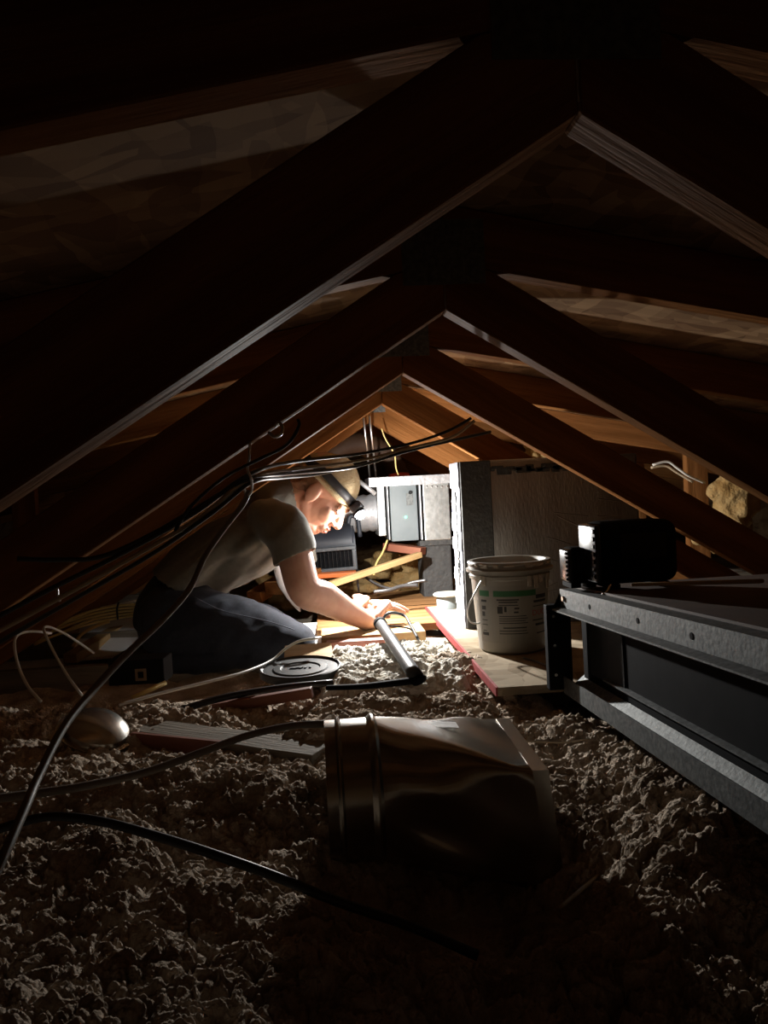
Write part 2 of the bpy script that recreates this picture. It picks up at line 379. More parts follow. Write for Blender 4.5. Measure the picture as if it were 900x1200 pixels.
bl, br = Wz(578, 757, BZ), Wz(648, 762, BZ)
pc = Vector(((bl.x+.112), 1.93, BZ)); pc = Wz(612, 768, BZ) + Vector((.0, .095, 0))
pail = empty('pail', pc); tag(pail, 'dirty white plastic pail of duct sealant with green band and black print', 'pail')
mp_ = Matrix.Translation(pc)
RB, RT, PH = .088, .104, .232
rad = lambda z: RB + (RT-RB)*z/PH
lathe('body', [(RB-.006,0.001), (RB,.006), (rad(.19),.19), (rad(.19)+.004,.192), (rad(.2)+.004,.2), (rad(.2)+.001,.203), (RT,PH), (RT-.004,PH), (RT-.005,.2), (RB-.004,.008), (.001,.006)], 'bucket', pail, mp_, 56)
lid = lathe('rim', [(RT+.0005,.209), (RT+.009,.209), (RT+.010,.216), (RT+.003,.218), (RT+.002,PH-.004), (RT+.005,PH), (RT+.003,PH+.004), (RT-.008,PH+.004), (RT-.010,PH-.012), (.001,PH-.014)], 'bucket', pail, mp_, 56)
bm = bmesh.new()
for k in range(16):
    t = random.uniform(math.pi, 2*math.pi)+.0; box_bm(.006, random.uniform(.012,.03), random.uniform(.004,.012), .0015, 1, bm, c=(( RT+.0035)*math.cos(t), (RT+.0035)*math.sin(t), PH-.004), rot=Matrix.Rotation(t,3,'Z'))
for k in range(8):
    t = random.uniform(math.pi*1.1, 1.9*math.pi); h = random.uniform(.01,.04); box_bm(.003, random.uniform(.008,.016), h, .001, 1, bm, c=((rad(.195)+.0052)*math.cos(t), (rad(.195)+.0052)*math.sin(t), .202-h/2), rot=Matrix.Rotation(t,3,'Z'))
tag(ob('sealant_drips', bm_mesh(bm), 'bucket_dirt', pail, mp_), kind='stuff')
def wrap(name, me, m, off=.0006, t0=0, z0=0):
    """bend a flat XZ print round the pail; x in metres along the circumference"""
    for v in me.vertices:
        z = v.co.z + z0; R = rad(z) + off - v.co.y*0
        t = t0 + v.co.x/R; v.co = (R*math.cos(t), R*math.sin(t), z)
    return ob(name, me, m, pail, mp_)
def strip_mesh(x0, x1, z0, z1, n=24):
    v = []; f = []
    for i in range(n+1):
        x = x0+(x1-x0)*i/n; v += [(x,0,z0), (x,0,z1)]
    f = [(2*i, 2*i+2, 2*i+3, 2*i+1) for i in range(n)]; return mesh(v, f)
T0 = -math.pi/2 - .15
wrap('label', strip_mesh(-.10, .135, .030, .178), 'label_grey', .0004, T0)
wrap('green_band', strip_mesh(-.10, -.066, .150, .165), 'green', .0008, T0)
wrap('green_band', strip_mesh(-.054, .06, .150, .165), 'green', .0008, T0)
def text_mesh(s, size):
    cu = bpy.data.curves.new('t', 'FONT'); cu.body = s; cu.size = size; cu.align_x = 'LEFT'; cu.resolution_u = 2
    o = bpy.data.objects.new('t', cu); COL.objects.link(o); bpy.context.view_layer.update()
    me = bpy.data.meshes.new_from_object(o.evaluated_get(bpy.context.evaluated_depsgraph_get())); bpy.data.objects.remove(o)
    for v in me.vertices: v.co = (v.co.x, 0, v.co.y)
    me.materials.clear(); return me
me = text_mesh('DUCT', .021)
for v in me.vertices: v.co.x += .047; v.co.z += .0
wrap('lettering', me, 'red_ink', .0009, T0, .098)
bars = [(-.045,.012,.142,.0035), (-.04,.008,.136,.003), (-.04,.01,.128,.0022), (-.044,-.03,.116,.018), (-.026,-.02,.118,.014), (0,.012,.12,.004), (-.002,.01,.11,.004),
        (-.04,.03,.100,.002), (-.04,.034,.094,.002), (-.04,.028,.088,.002), (-.04,.034,.082,.002), (-.03,.03,.070,.003), (-.04,.03,.062,.002), (-.04,.033,.055,.002),
        (.048,.085,.086,.003), (.056,.10,.074,.006), (.06,.1,.052,.003), (.052,.10,.134,.006), (.06,.1,.146,.01), (.05,.1,.122,.002),
        (-.094,-.075,.138,.006), (-.092,-.078,.120,.010), (-.092,-.082,.104,.012), (-.094,-.074,.088,.002), (-.094,-.074,.076,.002), (-.092,-.078,.06,.002), (-.094,-.072,.052,.008)]
bm = bmesh.new()
for x0, x1, z, h in bars:
    me = strip_mesh(x0, x1, z-h/2, z+h/2, 6); bm.from_mesh(me)
me = bpy.data.meshes.new('m'); bm.to_mesh(me); bm.free(); tag(wrap('small_print', me, 'ink', .0009, T0), kind='stuff')
# bail handle hanging on the left
hp = []
for k in range(13):
    t = math.pi*k/12
    hp.append(pc + Vector((-.112*math.sin(t)*.35 - .10*math.cos(t*1.0)*1.0, -.03*math.sin(t)*1.0 - .0, .20 - .115*math.sin(t))))
tube('wire_handle', [pc+Vector((-.085,-.062,.196)), pc+Vector((-.100,-.058,.17)), pc+Vector((-.122,-.04,.12)), pc+Vector((-.118,-.03,.085)), pc+Vector((-.100,-.03,.076)), pc+Vector((-.09,-.03,.078))], .0022, 'wire', pail)
# ------------------------------------------------------------------ black round lid
lc = Wz(352, 783, .155)
ld = empty('loose_pail_lid', lc); tag(ld, 'black round plastic lid lying flat in front of the knee', 'lid')
mw = Matrix.Translation(lc) @ Matrix.Rotation(math.radians(3), 4, 'X')
lathe('disc', [(.001,-.006), (.090,-.006), (.096,-.012), (.100,-.012), (.101,.004), (.097,.006), (.092,.001), (.070,.0), (.066,.003), (.05,.003), (.047,.0), (.001,.0)], 'lid', ld, mw, 56)
bm = bmesh.new()
for k in range(5): box_bm(.012, .006, .003, .001, 1, bm, c=(-.02+k*.011, 0, .0015), rot=Matrix.Rotation(.4*k,3,'Z'))
ob('moulded_mark', bm_mesh(bm), 'blower_trim', ld, mw)

# ------------------------------------------------------------------ grey tube tool under the hands
t0, t1 = Wz(445, 730, .195), Wz(488, 794, .168)
tl = empty('tube_tool', t1); tag(tl, 'grey round tube tool with a black foot bar, held under the hands', 'tool')
tube('tube', [t0, t0.lerp(t1,.33), t0.lerp(t1,.66), t1], [.0165,.0165,.0165,.0165,.0175], 'tube_grey', tl, 4, 18)
ax = (t1-t0).normalized()
lathe('collar', [(.0175,-.008), (.0195,-.008), (.0195,.012), (.0175,.012)], 'black_metal', tl, frame(ax.orthogonal(), None, ax, t0+ax*.012), 24)
f0, f1 = Wz(383, 806, .150), Wz(478, 802, .158)
tube('foot_bar', [f0, f0.lerp(f1,.5), t1+Vector((0,0,-.006)), t1+ax*.02], [.009,.011,.014,.017], 'black_metal', tl, 5, 12, .6)
hl = t0
tube('wire_grip', [t0+Vector((.0,.004,-.004)), W(455,719,2.22), W(473,721,2.22), W(481,732,2.17), W(490,749,2.1)], .0045, 'tube_grey', tl, 6, 8)
tube('wire_brace', [W(449,733,2.19), W(462,734,2.2), W(478,736,2.16), W(484,740,2.14)], .0025, 'black_metal', tl, 4, 6)

# ------------------------------------------------------------------ the kneeling worker
PK = 1.16                                 # body scale and distance
def PW(x, y, Y): return W(x, y, Y*PK)
def loft_bm(bm, P, ra, rb, side=(0,1,0), n=6, sides=20):
    """closed tube with elliptical rings: ra in the plane, rb along side; rounded ends"""
    k0 = len(P); pts = catmull(P, n); k = len(pts); s = np.linspace(0,1,k); s0 = np.linspace(0,1,k0)
    A = np.interp(s, s0, ra)*PK; B = np.interp(s, s0, rb)*PK
    T = np.gradient(pts, axis=0); T /= np.linalg.norm(T, axis=1)[:,None]
    rings = []
    def ring(c, t, a, b):
        sd = np.array(side, float); sd = sd - t*np.dot(sd, t); sd /= np.linalg.norm(sd); nn = np.cross(t, sd)
        return [bm.verts.new(c + a*math.cos(q)*nn + b*math.sin(q)*sd) for q in np.linspace(0, 2*math.pi, sides, endpoint=False)]
    m0 = min(A[0], B[0]); m1 = min(A[-1], B[-1])
    for q in (1.45, 1.0, .5): rings.append(ring(pts[0]-T[0]*m0*math.sin(q), T[0], A[0]*math.cos(q), B[0]*math.cos(q)))
    for i in range(k): rings.append(ring(pts[i], T[i], A[i], B[i]))
    for q in (.5, 1.0, 1.45): rings.append(ring(pts[-1]+T[-1]*m1*math.sin(q), T[-1], A[-1]*math.cos(q), B[-1]*math.cos(q)))
    for r1, r2 in zip(rings, rings[1:]):
        for i in range(sides): bm.faces.new((r1[i], r1[(i+1) % sides], r2[(i+1) % sides], r2[i]))
    bm.faces.new(rings[0][::-1]); bm.faces.new(rings[-1])
def ell_bm(bm, c, r, R3=None, seg=20, k=None):
    k = PK if k is None else k; r = [q*k for q in r]
    g = bmesh.ops.create_uvsphere(bm, u_segments=seg, v_segments=seg//2+2, radius=1)['verts']
    m = Matrix.Diagonal((*r, 1)); 
    if R3 is not None: m = R3.to_4x4() @ m
    m = Matrix.Translation(c) @ m
    bmesh.ops.transform(bm, matrix=m, verts=g)
def remesh(bm, voxel, smooth=4, disp=None, dec=None):
    bmesh.ops.recalc_face_normals(bm, faces=bm.faces)
    me = bpy.data.meshes.new('r'); bm.to_mesh(me); bm.free()
    o = bpy.data.objects.new('r', me); COL.objects.link(o)
    r = o.modifiers.new('r', 'REMESH'); r.mode = 'VOXEL'; r.voxel_size = voxel
    s = o.modifiers.new('s', 'SMOOTH'); s.iterations = smooth; s.factor = .5
    bpy.context.view_layer.update()
    out = bpy.data.meshes.new_from_object(o.evaluated_get(bpy.context.evaluated_depsgraph_get()))
    bpy.data.objects.remove(o); out.materials.clear()
    if disp:
        out.update(); n = len(out.vertices); c = np.empty(n*3); out.vertices.foreach_get('co', c); nn = np.empty(n*3); out.vertex_normals.foreach_get('vector', nn)
        c = c.reshape(-1,3); nn = nn.reshape(-1,3); c = c + nn*disp(c)[:,None]; out.vertices.foreach_set('co', c.ravel()); out.update()
    return out
HK = 1.08
hc = PW(377, 578, 2.245)
hf = (_r*31 - _u*34 - _f*6).normalized(); hu = (_r*34 + _u*31).normalized(); hu = (hu - hf*hu.dot(hf)).normalized(); hs = hu.cross(hf)
HM = Matrix((hf, hs, hu)).transposed().to_4x4(); HM = HM @ Matrix.Scale(HK, 4); HM.translation = hc       # head: x forward, y to its left, z crown
h3 = HM.to_3x3().normalized()
def hp_(x, y, z): return HM @ Vector((x, y, z))
person = empty('person', Wz(230, 795, .1)); 
tag(person, 'person kneeling in a grey tee shirt, blue jeans and tan cap with a lit headlamp', 'person')
bm = bmesh.new()
E_ = lambda c, r, R=None: ell_bm(bm, hp_(*c), r, h3 @ R if R is not None else h3)
def C_(a, b, r0, r1, n=3): loft_bm(bm, [a, Vector(a).lerp(b,.5), b], [r0,(r0+r1)/2,r1], [r0,(r0+r1)/2,r1], (.12,.99,.07), n, 14)
def CH(a, b, r0, r1): C_(hp_(*a), hp_(*b), r0, r1)
# head
E_((-.014,0,.038), (.097,.076,.082)); E_((.030,0,-.022), (.060,.060,.085)); E_((.052,0,-.092), (.034,.036,.024))
for s in (-1, 1):
    CH((.0,s*.056,-.052), (.05,s*.022,-.098), .019, .018); E_((.060,s*.038,-.030), (.027,.024,.030))
    CH((.080,s*.040,.018), (.090,s*.008,.016), .011, .010); E_((-.004,s*.078,-.014), (.021,.009,.033), Matrix.Rotation(-.2,3,'Y'))
    E_((.100,s*.011,-.038), (.010,.008,.008)); E_((.075,s*.033,.002), (.015,.016,.012))
CH((.088,0,.010), (.112,0,-.032), .009, .0125); E_((.086,0,-.066), (.017,.024,.019)); E_((.085,0,-.058), (.02,.022,.008)); E_((.083,0,-.077), (.018,.019,.008))
# neck and trunk
nb = PW(322, 590, 2.22); pel = PW(207, 712, 2.24)
C_(hp_(-.030,0,-.03), nb, .053, .052)
loft_bm(bm, [pel, PW(238,672,2.23), PW(290,632,2.22), PW(326,610,2.22)], [.08,.074,.072,.045], [.13,.12,.13,.09])
# arms
shn, eln, wrn = PW(331, 612, 2.03), PW(357, 691, 1.97), PW(428, 727, 2.055)
shf, elf, wrf = PW(336, 626, 2.36), PW(352, 692, 2.43), PW(410, 716, 2.26)
loft_bm(bm, [shn, shn.lerp(eln,.5)+Vector((.004,0,0)), eln, eln.lerp(wrn,.3)+Vector((.0,0,.004)), eln.lerp(wrn,.7), wrn], [.042,.047,.044,.044,.033,.026], [.042,.046,.042,.042,.036,.031], (.2,.95,-.2))
loft_bm(bm, [shf, shf.lerp(elf,.5), elf, elf.lerp(wrf,.3), elf.lerp(wrf,.7), wrf], [.042,.046,.042,.042,.032,.024], [.042,.046,.040,.040,.034,.029], (.2,.95,-.2))
# legs inside the jeans
kn_n, kn_f = PW(345, 752, 2.06), PW(338, 744, 2.295)
an_n, an_f = PW(190, 774, 2.10), PW(185, 768, 2.29)
for hip, kn, an in ((PW(207,722,2.13), kn_n, an_n), (PW(207,718,2.29), kn_f, an_f)):
    loft_bm(bm, [hip, hip.lerp(kn,.5), kn], [.075,.065,.045], [.075,.065,.045]); loft_bm(bm, [kn, kn.lerp(an,.4)+Vector((0,0,-.01)), an], [.04,.042,.028], [.04,.042,.03])
nails = []
def hand(wr, heel, kn, across, fwd, dn, curls, lens, thumb, rk=.0088):
    """palm from wrist to knuckle line, four fingers each of three bones, thumb from the side of the palm"""
    across = across.normalized(); fwd = fwd.normalized(); dn = dn.normalized()
    loft_bm(bm, [wr, heel, heel.lerp(kn,.6), kn], [.022,.019,.016,.012], [.027,.034,.039,.039], tuple(across), 5, 18)
    for k in range(4):
        off = (k-1.5)*.0205
        p = kn + across*off - fwd*(.006*abs(k-1.3)); d = (fwd + across*off*2.2).normalized(); r = rk*(1-.07*abs(k-1)); q = p - d*.02 
        loft_bm(bm, [q, q.lerp(p,.5), p], [r*1.05]*3, [r*1.05]*3, tuple(across), 2, 12)
        ang = 0
        for j in range(3):
            ang += curls[k][j]; dd = (d*math.cos(ang) + dn*math.sin(ang)).normalized(); e = p + dd*lens[k]*(.46,.30,.24)[j]
            rr = r*(1,.92,.84,.74)[j]; r2 = r*(1,.92,.84,.74)[j+1]
            loft_bm(bm, [p, p.lerp(e,.5), e], [rr,(rr+r2)/2,r2], [rr,(rr+r2)/2,r2], tuple(across), 2, 12); p = e
        nails.append((p - dd*.004 , dd, across, r2))
    p = heel + across*thumb[0]; 
    for d, l, r0, r1 in thumb[1]:
        e = p + Vector(d).normalized()*l; loft_bm(bm, [p, p.lerp(e,.5), e], [r0,(r0+r1)/2,r1], [r0,(r0+r1)/2,r1], tuple(fwd), 2, 12); p = e
kn1 = PW(448, 708, 2.115); heel1 = PW(434, 727, 2.075)
fw1 = (_r*16 + _u*0 + _f*5); dn1 = Vector((0,0,-1)); ac1 = (_f*1.0 - _r*.25 + _u*.12)
hand(wrn, heel1, kn1, ac1, fw1, dn1, [(.12,.22,.2),(.08,.25,.2),(.1,.25,.2),(.12,.3,.25)], [.078,.090,.096,.086], (.026, [((.5,.6,.15),.034,.013,.0115), ((.85,.35,-.1),.028,.011,.010), ((.95,.2,-.3),.022,.010,.008)]))
kn2 = PW(425, 702, 2.29); heel2 = PW(415, 712, 2.27)
hand(wrf, heel2, kn2, (_f*.95 + _u*.25), (_r + _u*.05 + _f*.1), Vector((0,0,-1)), [(.45,1.2,.8),(.5,1.2,.8),(.55,1.2,.8),(.6,1.2,.8)], [.072,.08,.084,.074], (-.030, [((.5,-.25,-.1),.034,.013,.0115), ((.9,-.05,.1),.028,.011,.010), ((.95,.05,.25),.02,.010,.008)]))
body = ob('body', remesh(bm, .0036, 3), 'skin', person, None, True)
# face details
bm = bmesh.new()
ell_bm(bm, hp_(.1005,0,-.0595), (.0055,.020,.0050), h3); ell_bm(bm, hp_(.0985,0,-.0725), (.0060,.017,.0055), h3)
ob('lips', bm_mesh(bm), 'lips', person, None, True)
for s in (-1, 1):
    bm = bmesh.new(); loft_bm(bm, [hp_(.083,s*.048,.0), hp_(.0905,s*.034,-.006), hp_(.090,s*.022,-.004)], [.0018]*3, [.003]*3, tuple(hs), 4, 8)
    ob('eyelashes', bm_mesh(bm), 'eye_dark', person, None, True)
    bm = bmesh.new(); loft_bm(bm, [hp_(.078,s*.052,.022), hp_(.092,s*.034,.027), hp_(.0985,s*.014,.023)], [.003,.0035,.003], [.003]*3, tuple(hs), 4, 8)
    ob('eyebrow', bm_mesh(bm), 'hair', person, None, True)
for p, d, a, r in nails:
    bm = bmesh.new(); ell_bm(bm, p + Vector((0,0,r*.8)), (.0055,.0048,.0018), frame(d, None, (0,0,1)).to_3x3(), 8)
    ob('fingernail', bm_mesh(bm), 'skin', person, None, True)
# hair at the nape and temples
bm = bmesh.new()
ell_bm(bm, hp_(-.030,0,.022), (.083,.076,.078), h3); ell_bm(bm, hp_(-.062,0,-.030), (.062,.068,.062), h3)
for k in range(26):
    s = random.choice((-1,1)); a = random.uniform(-.09, -.02)
    p = hp_(a, s*random.uniform(.03,.077), random.uniform(-.03,.02)); 
    loft_bm(bm, [p, p + h3 @ Vector((-.012,s*.002,-.02)), p + h3 @ Vector((random.uniform(-.04,-.02),0,-.04))], [.008,.006,.003], [.008,.006,.003], (0,1,0), 3, 8)
hm = remesh(bm, .004, 1)
b2 = bmesh.new(); b2.from_mesh(hm); inv = HM.inverted()
bmesh.ops.delete(b2, geom=[v for v in b2.verts if (inv @ v.co).x > .012 or ((inv@v.co).z > .075)], context='VERTS'); 
ob('hair', bm_mesh(b2), 'hair', person, None, True)
# cap
def capz(x): return .030 + .16*max(0, x+.02) - .02*max(0,-x-.02)     # lower rim height along the head
bm = bmesh.new(); ell_bm(bm, (-.014,0,.042), (.106,.085,.094), None, 48, 1)
bmesh.ops.delete(bm, geom=[v for v in bm.verts if v.co.z < .026], context='VERTS')
for v in bm.verts:
    t = math.atan2(v.co.y, v.co.x); v.co *= 1 + .012*math.sin(t*5+v.co.z*60)*max(0, v.co.z-.05)/.08
    if v.co.x < -.03: v.co.z -= .012*min(1, (-.03-v.co.x)/.05)
bmesh.ops.solidify(bm, geom=bm.faces[:], thickness=.003)
capm = bm_mesh(bm); cap = ob('cap', capm, 'cap', person, HM, True)
def ring_band(z0, z1, off, th=.0025, lift=0):
    v = []; n = 56
    for s in range(n):
        t = 2*math.pi*s/n; cx, cy = math.cos(t), math.sin(t); fz = math.sqrt(max(.05, 1-((z0-.042)/.094)**2)); fz1 = math.sqrt(max(.05, 1-((z1-.042)/.094)**2))
        dz = -.012*min(1, max(0, (-.03-(-.014+.106*cx))/.05))
        for (f_, z, o_) in ((fz, z0, off), (fz1, z1, off), (fz1, z1, off+th), (fz, z0, off+th)):
            v.append((-.014+(.106*f_+o_)*cx, (.085*f_+o_)*cy, z+dz))
    f = [(4*s+j, 4*((s+1) % n)+j, 4*((s+1) % n)+(j+1) % 4, 4*s+(j+1) % 4) for s in range(n) for j in range(4)]
    return mesh(v, f)
ob('rim', ring_band(.022, .036, .0008, .004), 'cap', cap, HM, True)
hl_ = ob('headlamp', bm_mesh(box_bm(.028, .062, .040, .008, 3, c=(.110,0,.052))), 'strap', person, HM, True)
ob('strap', ring_band(.040, .066, .0012, .0025), 'strap', hl_, HM, True)
aim = Vector((.46, -.43, -.77)).normalized()                       # the lamp is turned a little towards the viewer
lens_mw = frame(aim.orthogonal(), None, aim, hp_(.130, -.012, .046))
lathe('bezel', [(.0205,-.006), (.0215,-.006), (.0215,.004), (.0190,.004), (.0185,-.002), (.018,-.003)], 'black_metal', hl_, lens_mw, 28)
lathe('lens', [(.0180,.003), (.0172,.011), (.013,.018), (.007,.0215), (.001,.0225)], 'lens', hl_, lens_mw, 24)
# lamp light: flood from the lens and its spill, plus an added fill spot
lp = lens_mw @ Vector((0,0,.030))
for nm, kind, en in (('far_web_fill', 'SPOT', FILL_SPOT), ('headlamp_flood', 'AREA', LAMP_FLOOD), ('headlamp_glow', 'POINT', LAMP_SPILL)):
    ld_ = bpy.data.lights.new(nm, kind); ld_.energy = en; ld_.color = (1.0, .975, .93)
    if kind == 'AREA': ld_.shape = 'DISK'; ld_.size = .022
    else: ld_.shadow_soft_size = .010
    if kind == 'SPOT': ld_.spot_size = math.radians(150); ld_.spot_blend = .8
    lo_ = bpy.data.objects.new(nm, ld_); COL.objects.link(lo_)
    ax_ = Vector((.72, .42, .12)).normalized() if kind == 'SPOT' else aim       # added spot, turned off the lens axis to brighten far webs and bays
    lo_.matrix_world = frame((-ax_).orthogonal(), None, -ax_, lp)

# tee shirt
bm = bmesh.new()
loft_bm(bm, [PW(200,690,2.23), PW(232,668,2.23), PW(262,647,2.22), PW(296,630,2.215), PW(324,616,2.205), PW(336,610,2.20)], [.078,.094,.098,.098,.076,.045], [.150,.158,.165,.175,.160,.09], n=6, sides=32)
loft_bm(bm, [PW(268,668,2.22), PW(300,655,2.22), PW(330,636,2.21)], [.05,.055,.05], [.12,.13,.13])           # the front hanging free
loft_bm(bm, [PW(312,606,2.10), PW(331,618,2.03), PW(343,640,2.00), PW(348,652,1.995)], [.058,.060,.058,.056], [.066,.060,.058,.056], (.2,.95,-.2))
loft_bm(bm, [PW(318,620,2.30), PW(336,630,2.36), PW(345,648,2.40), PW(347,658,2.41)], [.060,.064,.062,.060], [.07,.062,.06,.058], (.2,.95,-.2))
loft_bm(bm, [nb - (hp_(-.03,0,-.03)-nb)*.25, nb, nb.lerp(hp_(-.03,0,-.03),.45), nb.lerp(hp_(-.03,0,-.03),.6)], [.062,.062,.058,.056], [.085,.078,.064,.060])
def folds(c):
    x, y, z = c[:,0], c[:,1], c[:,2]
    s = (x*.75 + z*.65); q = (x*.65 - z*.75)
    f = .013*(vnoise(q*15+y*5+4, s*4+y*3, 70)-.5)*2 + .006*(vnoise(q*34+y*9, s*9, 71)-.5)*2
    hem = np.exp(-((x-PW(268,690,2.2).x)/.12)**2); return f*(1+.6*hem)
sm = remesh(bm, .006, 6, folds); b2 = bmesh.new(); b2.from_mesh(sm)
slv = (PW(348,653,2.0), (PW(348,652,1.995)-PW(343,640,2.0)).normalized()); slf = (PW(347,659,2.41), (PW(347,658,2.41)-PW(345,648,2.40)).normalized())
hemp = (PW(190,678,2.2)+PW(272,704,2.2))/2
for pc_, nc_ in (slv, slf):
    fs = [f for f in b2.faces if (f.calc_center_median()-pc_).length < .13]
    ge = set(fs) | {e for f in fs for e in f.edges} | {v for f in fs for v in f.verts}
    bmesh.ops.bisect_plane(b2, geom=list(ge), plane_co=pc_, plane_no=nc_)
nkd = (hp_(-.01,0,-.03)-nb).normalized(); nkp = nb + nkd*(hp_(-.01,0,-.03)-nb).length*.42
bmesh.ops.bisect_plane(b2, geom=b2.verts[:]+b2.edges[:]+b2.faces[:], plane_co=nkp, plane_no=nkd)
dead = []
for v in b2.verts:
    if (v.co - slv[0]).length < .12 and (v.co-slv[0]).dot(slv[1]) > 1e-5: dead.append(v)
    elif (v.co - slf[0]).length < .12 and (v.co-slf[0]).dot(slf[1]) > 1e-5: dead.append(v)
    elif (v.co-nkp).dot(nkd) > 0 and ((v.co-nkp)-nkd*(v.co-nkp).dot(nkd)).length < .135: dead.append(v)
    elif (v.co - hemp).dot(Vector((-.55,0,-.84))) > 0.012 and v.co.x < PW(290,690,2.2).x: dead.append(v)
bmesh.ops.delete(b2, geom=dead, context='VERTS'); bmesh.ops.solidify(b2, geom=b2.faces[:], thickness=.003)
shirt = ob('tee_shirt', bm_mesh(b2), 'shirt', person, None, True)
bm = bmesh.new()
loft_bm(bm, [PW(331,664,2.33), PW(336,684,2.34), PW(346,704,2.36), PW(351,716,2.365)], [.030,.026,.016,.004], [.012,.010,.008,.003], (0,1,0), 6, 16)
ob('white_shirt_tail', bm_mesh(bm), 'white_cloth', person, None, True)
# jeans
bm = bmesh.new()
loft_bm(bm, [PW(238,688,2.235), PW(214,702,2.235), PW(198,724,2.235), PW(194,742,2.235)], [.080,.104,.102,.075], [.140,.152,.158,.13], n=6, sides=32)
loft_bm(bm, [PW(202,728,2.12), PW(245,732,2.10), PW(300,742,2.075), PW(345,754,2.06)], [.108,.098,.078,.056], [.095,.092,.078,.060], n=6, sides=28)
loft_bm(bm, [PW(204,724,2.29), PW(245,728,2.29), PW(300,736,2.295), PW(338,745,2.30)], [.104,.094,.076,.054], [.095,.092,.078,.060], n=6, sides=28)
for kn, an in ((kn_n, an_n), (kn_f, an_f)):
    loft_bm(bm, [kn + Vector((.0,0,-.006)), kn.lerp(an,.35), kn.lerp(an,.7), an], [.052,.052,.050,.046], [.058,.058,.054,.048], n=6, sides=24)
def jf(c):
    x, y, z = c[:,0], c[:,1], c[:,2]; return .005*(vnoise(x*14+z*9, y*10+z*14, 80)-.5)*2 + .003*(vnoise(x*34-z*20, y*22+z*30, 81)-.5)*2
jeans = ob('jeans', remesh(bm, .0065, 5, jf), 'denim', person, None, True)
# boots lying sole-back behind the knees
for an, hy in ((an_n, -1), (an_f, 1)):
    d = Vector((-1,0,-.15)).normalized(); bm = bmesh.new()
    loft_bm(bm, [an - d*.03, an + d*.02, an + d*.09, an + d*.13], [.046,.048,.040,.028], [.046,.046,.044,.036], n=5, sides=20)
    ob('boot', remesh(bm, .006, 3), 'boot', person, None, True)
# seams
def on_mesh_line(name, pts, off):
    tube(name, pts, .0016, 'stitch', jeans, 6, 6)
on_mesh_line('seam', [PW(228,700,2.0), PW(262,716,1.992), PW(310,727,1.998), PW(345,738,2.01)], 0)

# ------------------------------------------------------------------ foil-wrapped plenum behind the pail
DX0, DYF = .43, 2.24
pln = empty('duct_plenum', (.78, 2.42, BZ)); tag(pln, 'tall foil-wrapped duct plenum with a white lit edge behind the pail', 'duct')
topz = W(560, 540, DYF).z
c0 = Wz(547, 738, BZ)
DX0 = c0.x; DYF = c0.y
topz = W(540, 541, DYF).z
hgt = topz - BZ
WD = .50
box('foil_body', Matrix.Translation((DX0+.062+WD/2, DYF+.012+.14, BZ+.001+hgt/2)), (WD, .28, hgt), 'foil', pln, .008)
box('mastic_face', Matrix.Translation((DX0+.050, DYF+.008, BZ+.001+hgt/2)), (.094, .014, hgt-.002), 'mastic', pln, .003)
nx_, nz_ = 6, 60                              # ragged white end strip facing the lamp
bm = bmesh.new()
for k in range(26):
    z0 = BZ + .003 + (hgt-.004)*k/26; hh = (hgt-.004)/26; e = random.uniform(0,.006)
    box_bm(.012, .13+e*3, hh, .0, 1, bm, c=(DX0+.0055-e*.3, DYF+.075+e*2, z0+hh/2))
ob('white_edge', bm_mesh(bm), 'white_board', pln)
bm = bmesh.new()                               # dark scuffed line of mastic on it
for k in range(30):
    box_bm(.002, random.uniform(.008,.03), random.uniform(.006,.018), .0, 1, bm, c=(DX0-.003, DYF+.07+random.uniform(-.012,.012), topz-.1-k*.0095))
tag(ob('scuff_marks', bm_mesh(bm), 'mastic', pln), kind='stuff')
bm = bmesh.new()
for k in range(21): box_bm(random.uniform(.02,.05), .006, random.uniform(.008,.022), .001, 1, bm, c=(DX0+.10+k*.02, DYF+.0085, topz-.028+random.uniform(-.008,.006)))
tag(ob('mastic_smear', bm_mesh(bm), 'mastic', pln), kind='stuff')
bm = bmesh.new()
for k in range(14):
    x = DX0+.13+.4*random.random(); z = BZ+.1+random.random()*(hgt-.2); a_ = random.uniform(-.5,.5)
    box_bm(.10*random.random()+.04, .003, .003, .001, 1, bm, c=(x, DYF+.0115, z), rot=Matrix.Rotation(a_,3,'Y'))
tag(ob('foil_creases', bm_mesh(bm), 'foil', pln), kind='stuff')

# ------------------------------------------------------------------ hanging grey box, rods and what lies on it
def cbox(name, x0, y0, x1, y1, Y, dep, m, parent, bev=.003):
    a, b = W(x0, y0, Y), W(x1, y1, Y); c = (a+b)/2; sx = abs(b.x-a.x); sz = abs(a.z-b.z)
    return box(name, Matrix.Translation((c.x, Y+dep/2, c.z)), (sx, dep, sz), m, parent, bev)
bxY = 3.07
hb = empty('hanging_air_box', W(490, 635, bxY)); tag(hb, 'grey metal air box with foil edges and green light hanging from rods', 'air box')
cbox('control_panel', 456, 566, 491, 633, bxY, .24, 'box_grey', hb)
cbox('foil_section', 495, 565, 529, 632, bxY-.004, .24, 'galv', hb)
cbox('top_flange', 432, 560, 530, 566, bxY-.014, .26, 'foil_bright', hb, .001)
cbox('bright_edge', 453, 567, 457.5, 633, bxY-.010, .24, 'foil_bright', hb)
cbox('bright_edge', 491, 566, 496, 633, bxY-.012, .24, 'foil_bright', hb)
cbox('side_plate', 441, 567, 453, 628, bxY+.02, .2, 'galv', hb)
p = W(475.5, 606, bxY-.001)
lathe('indicator_light', [(.0001,.004), (.0045,.004), (.005,0), (.005,-.004)], 'led', hb, frame((1,0,0), None, (0,-1,0), p), 14)
p = W(481, 577, bxY-.001)
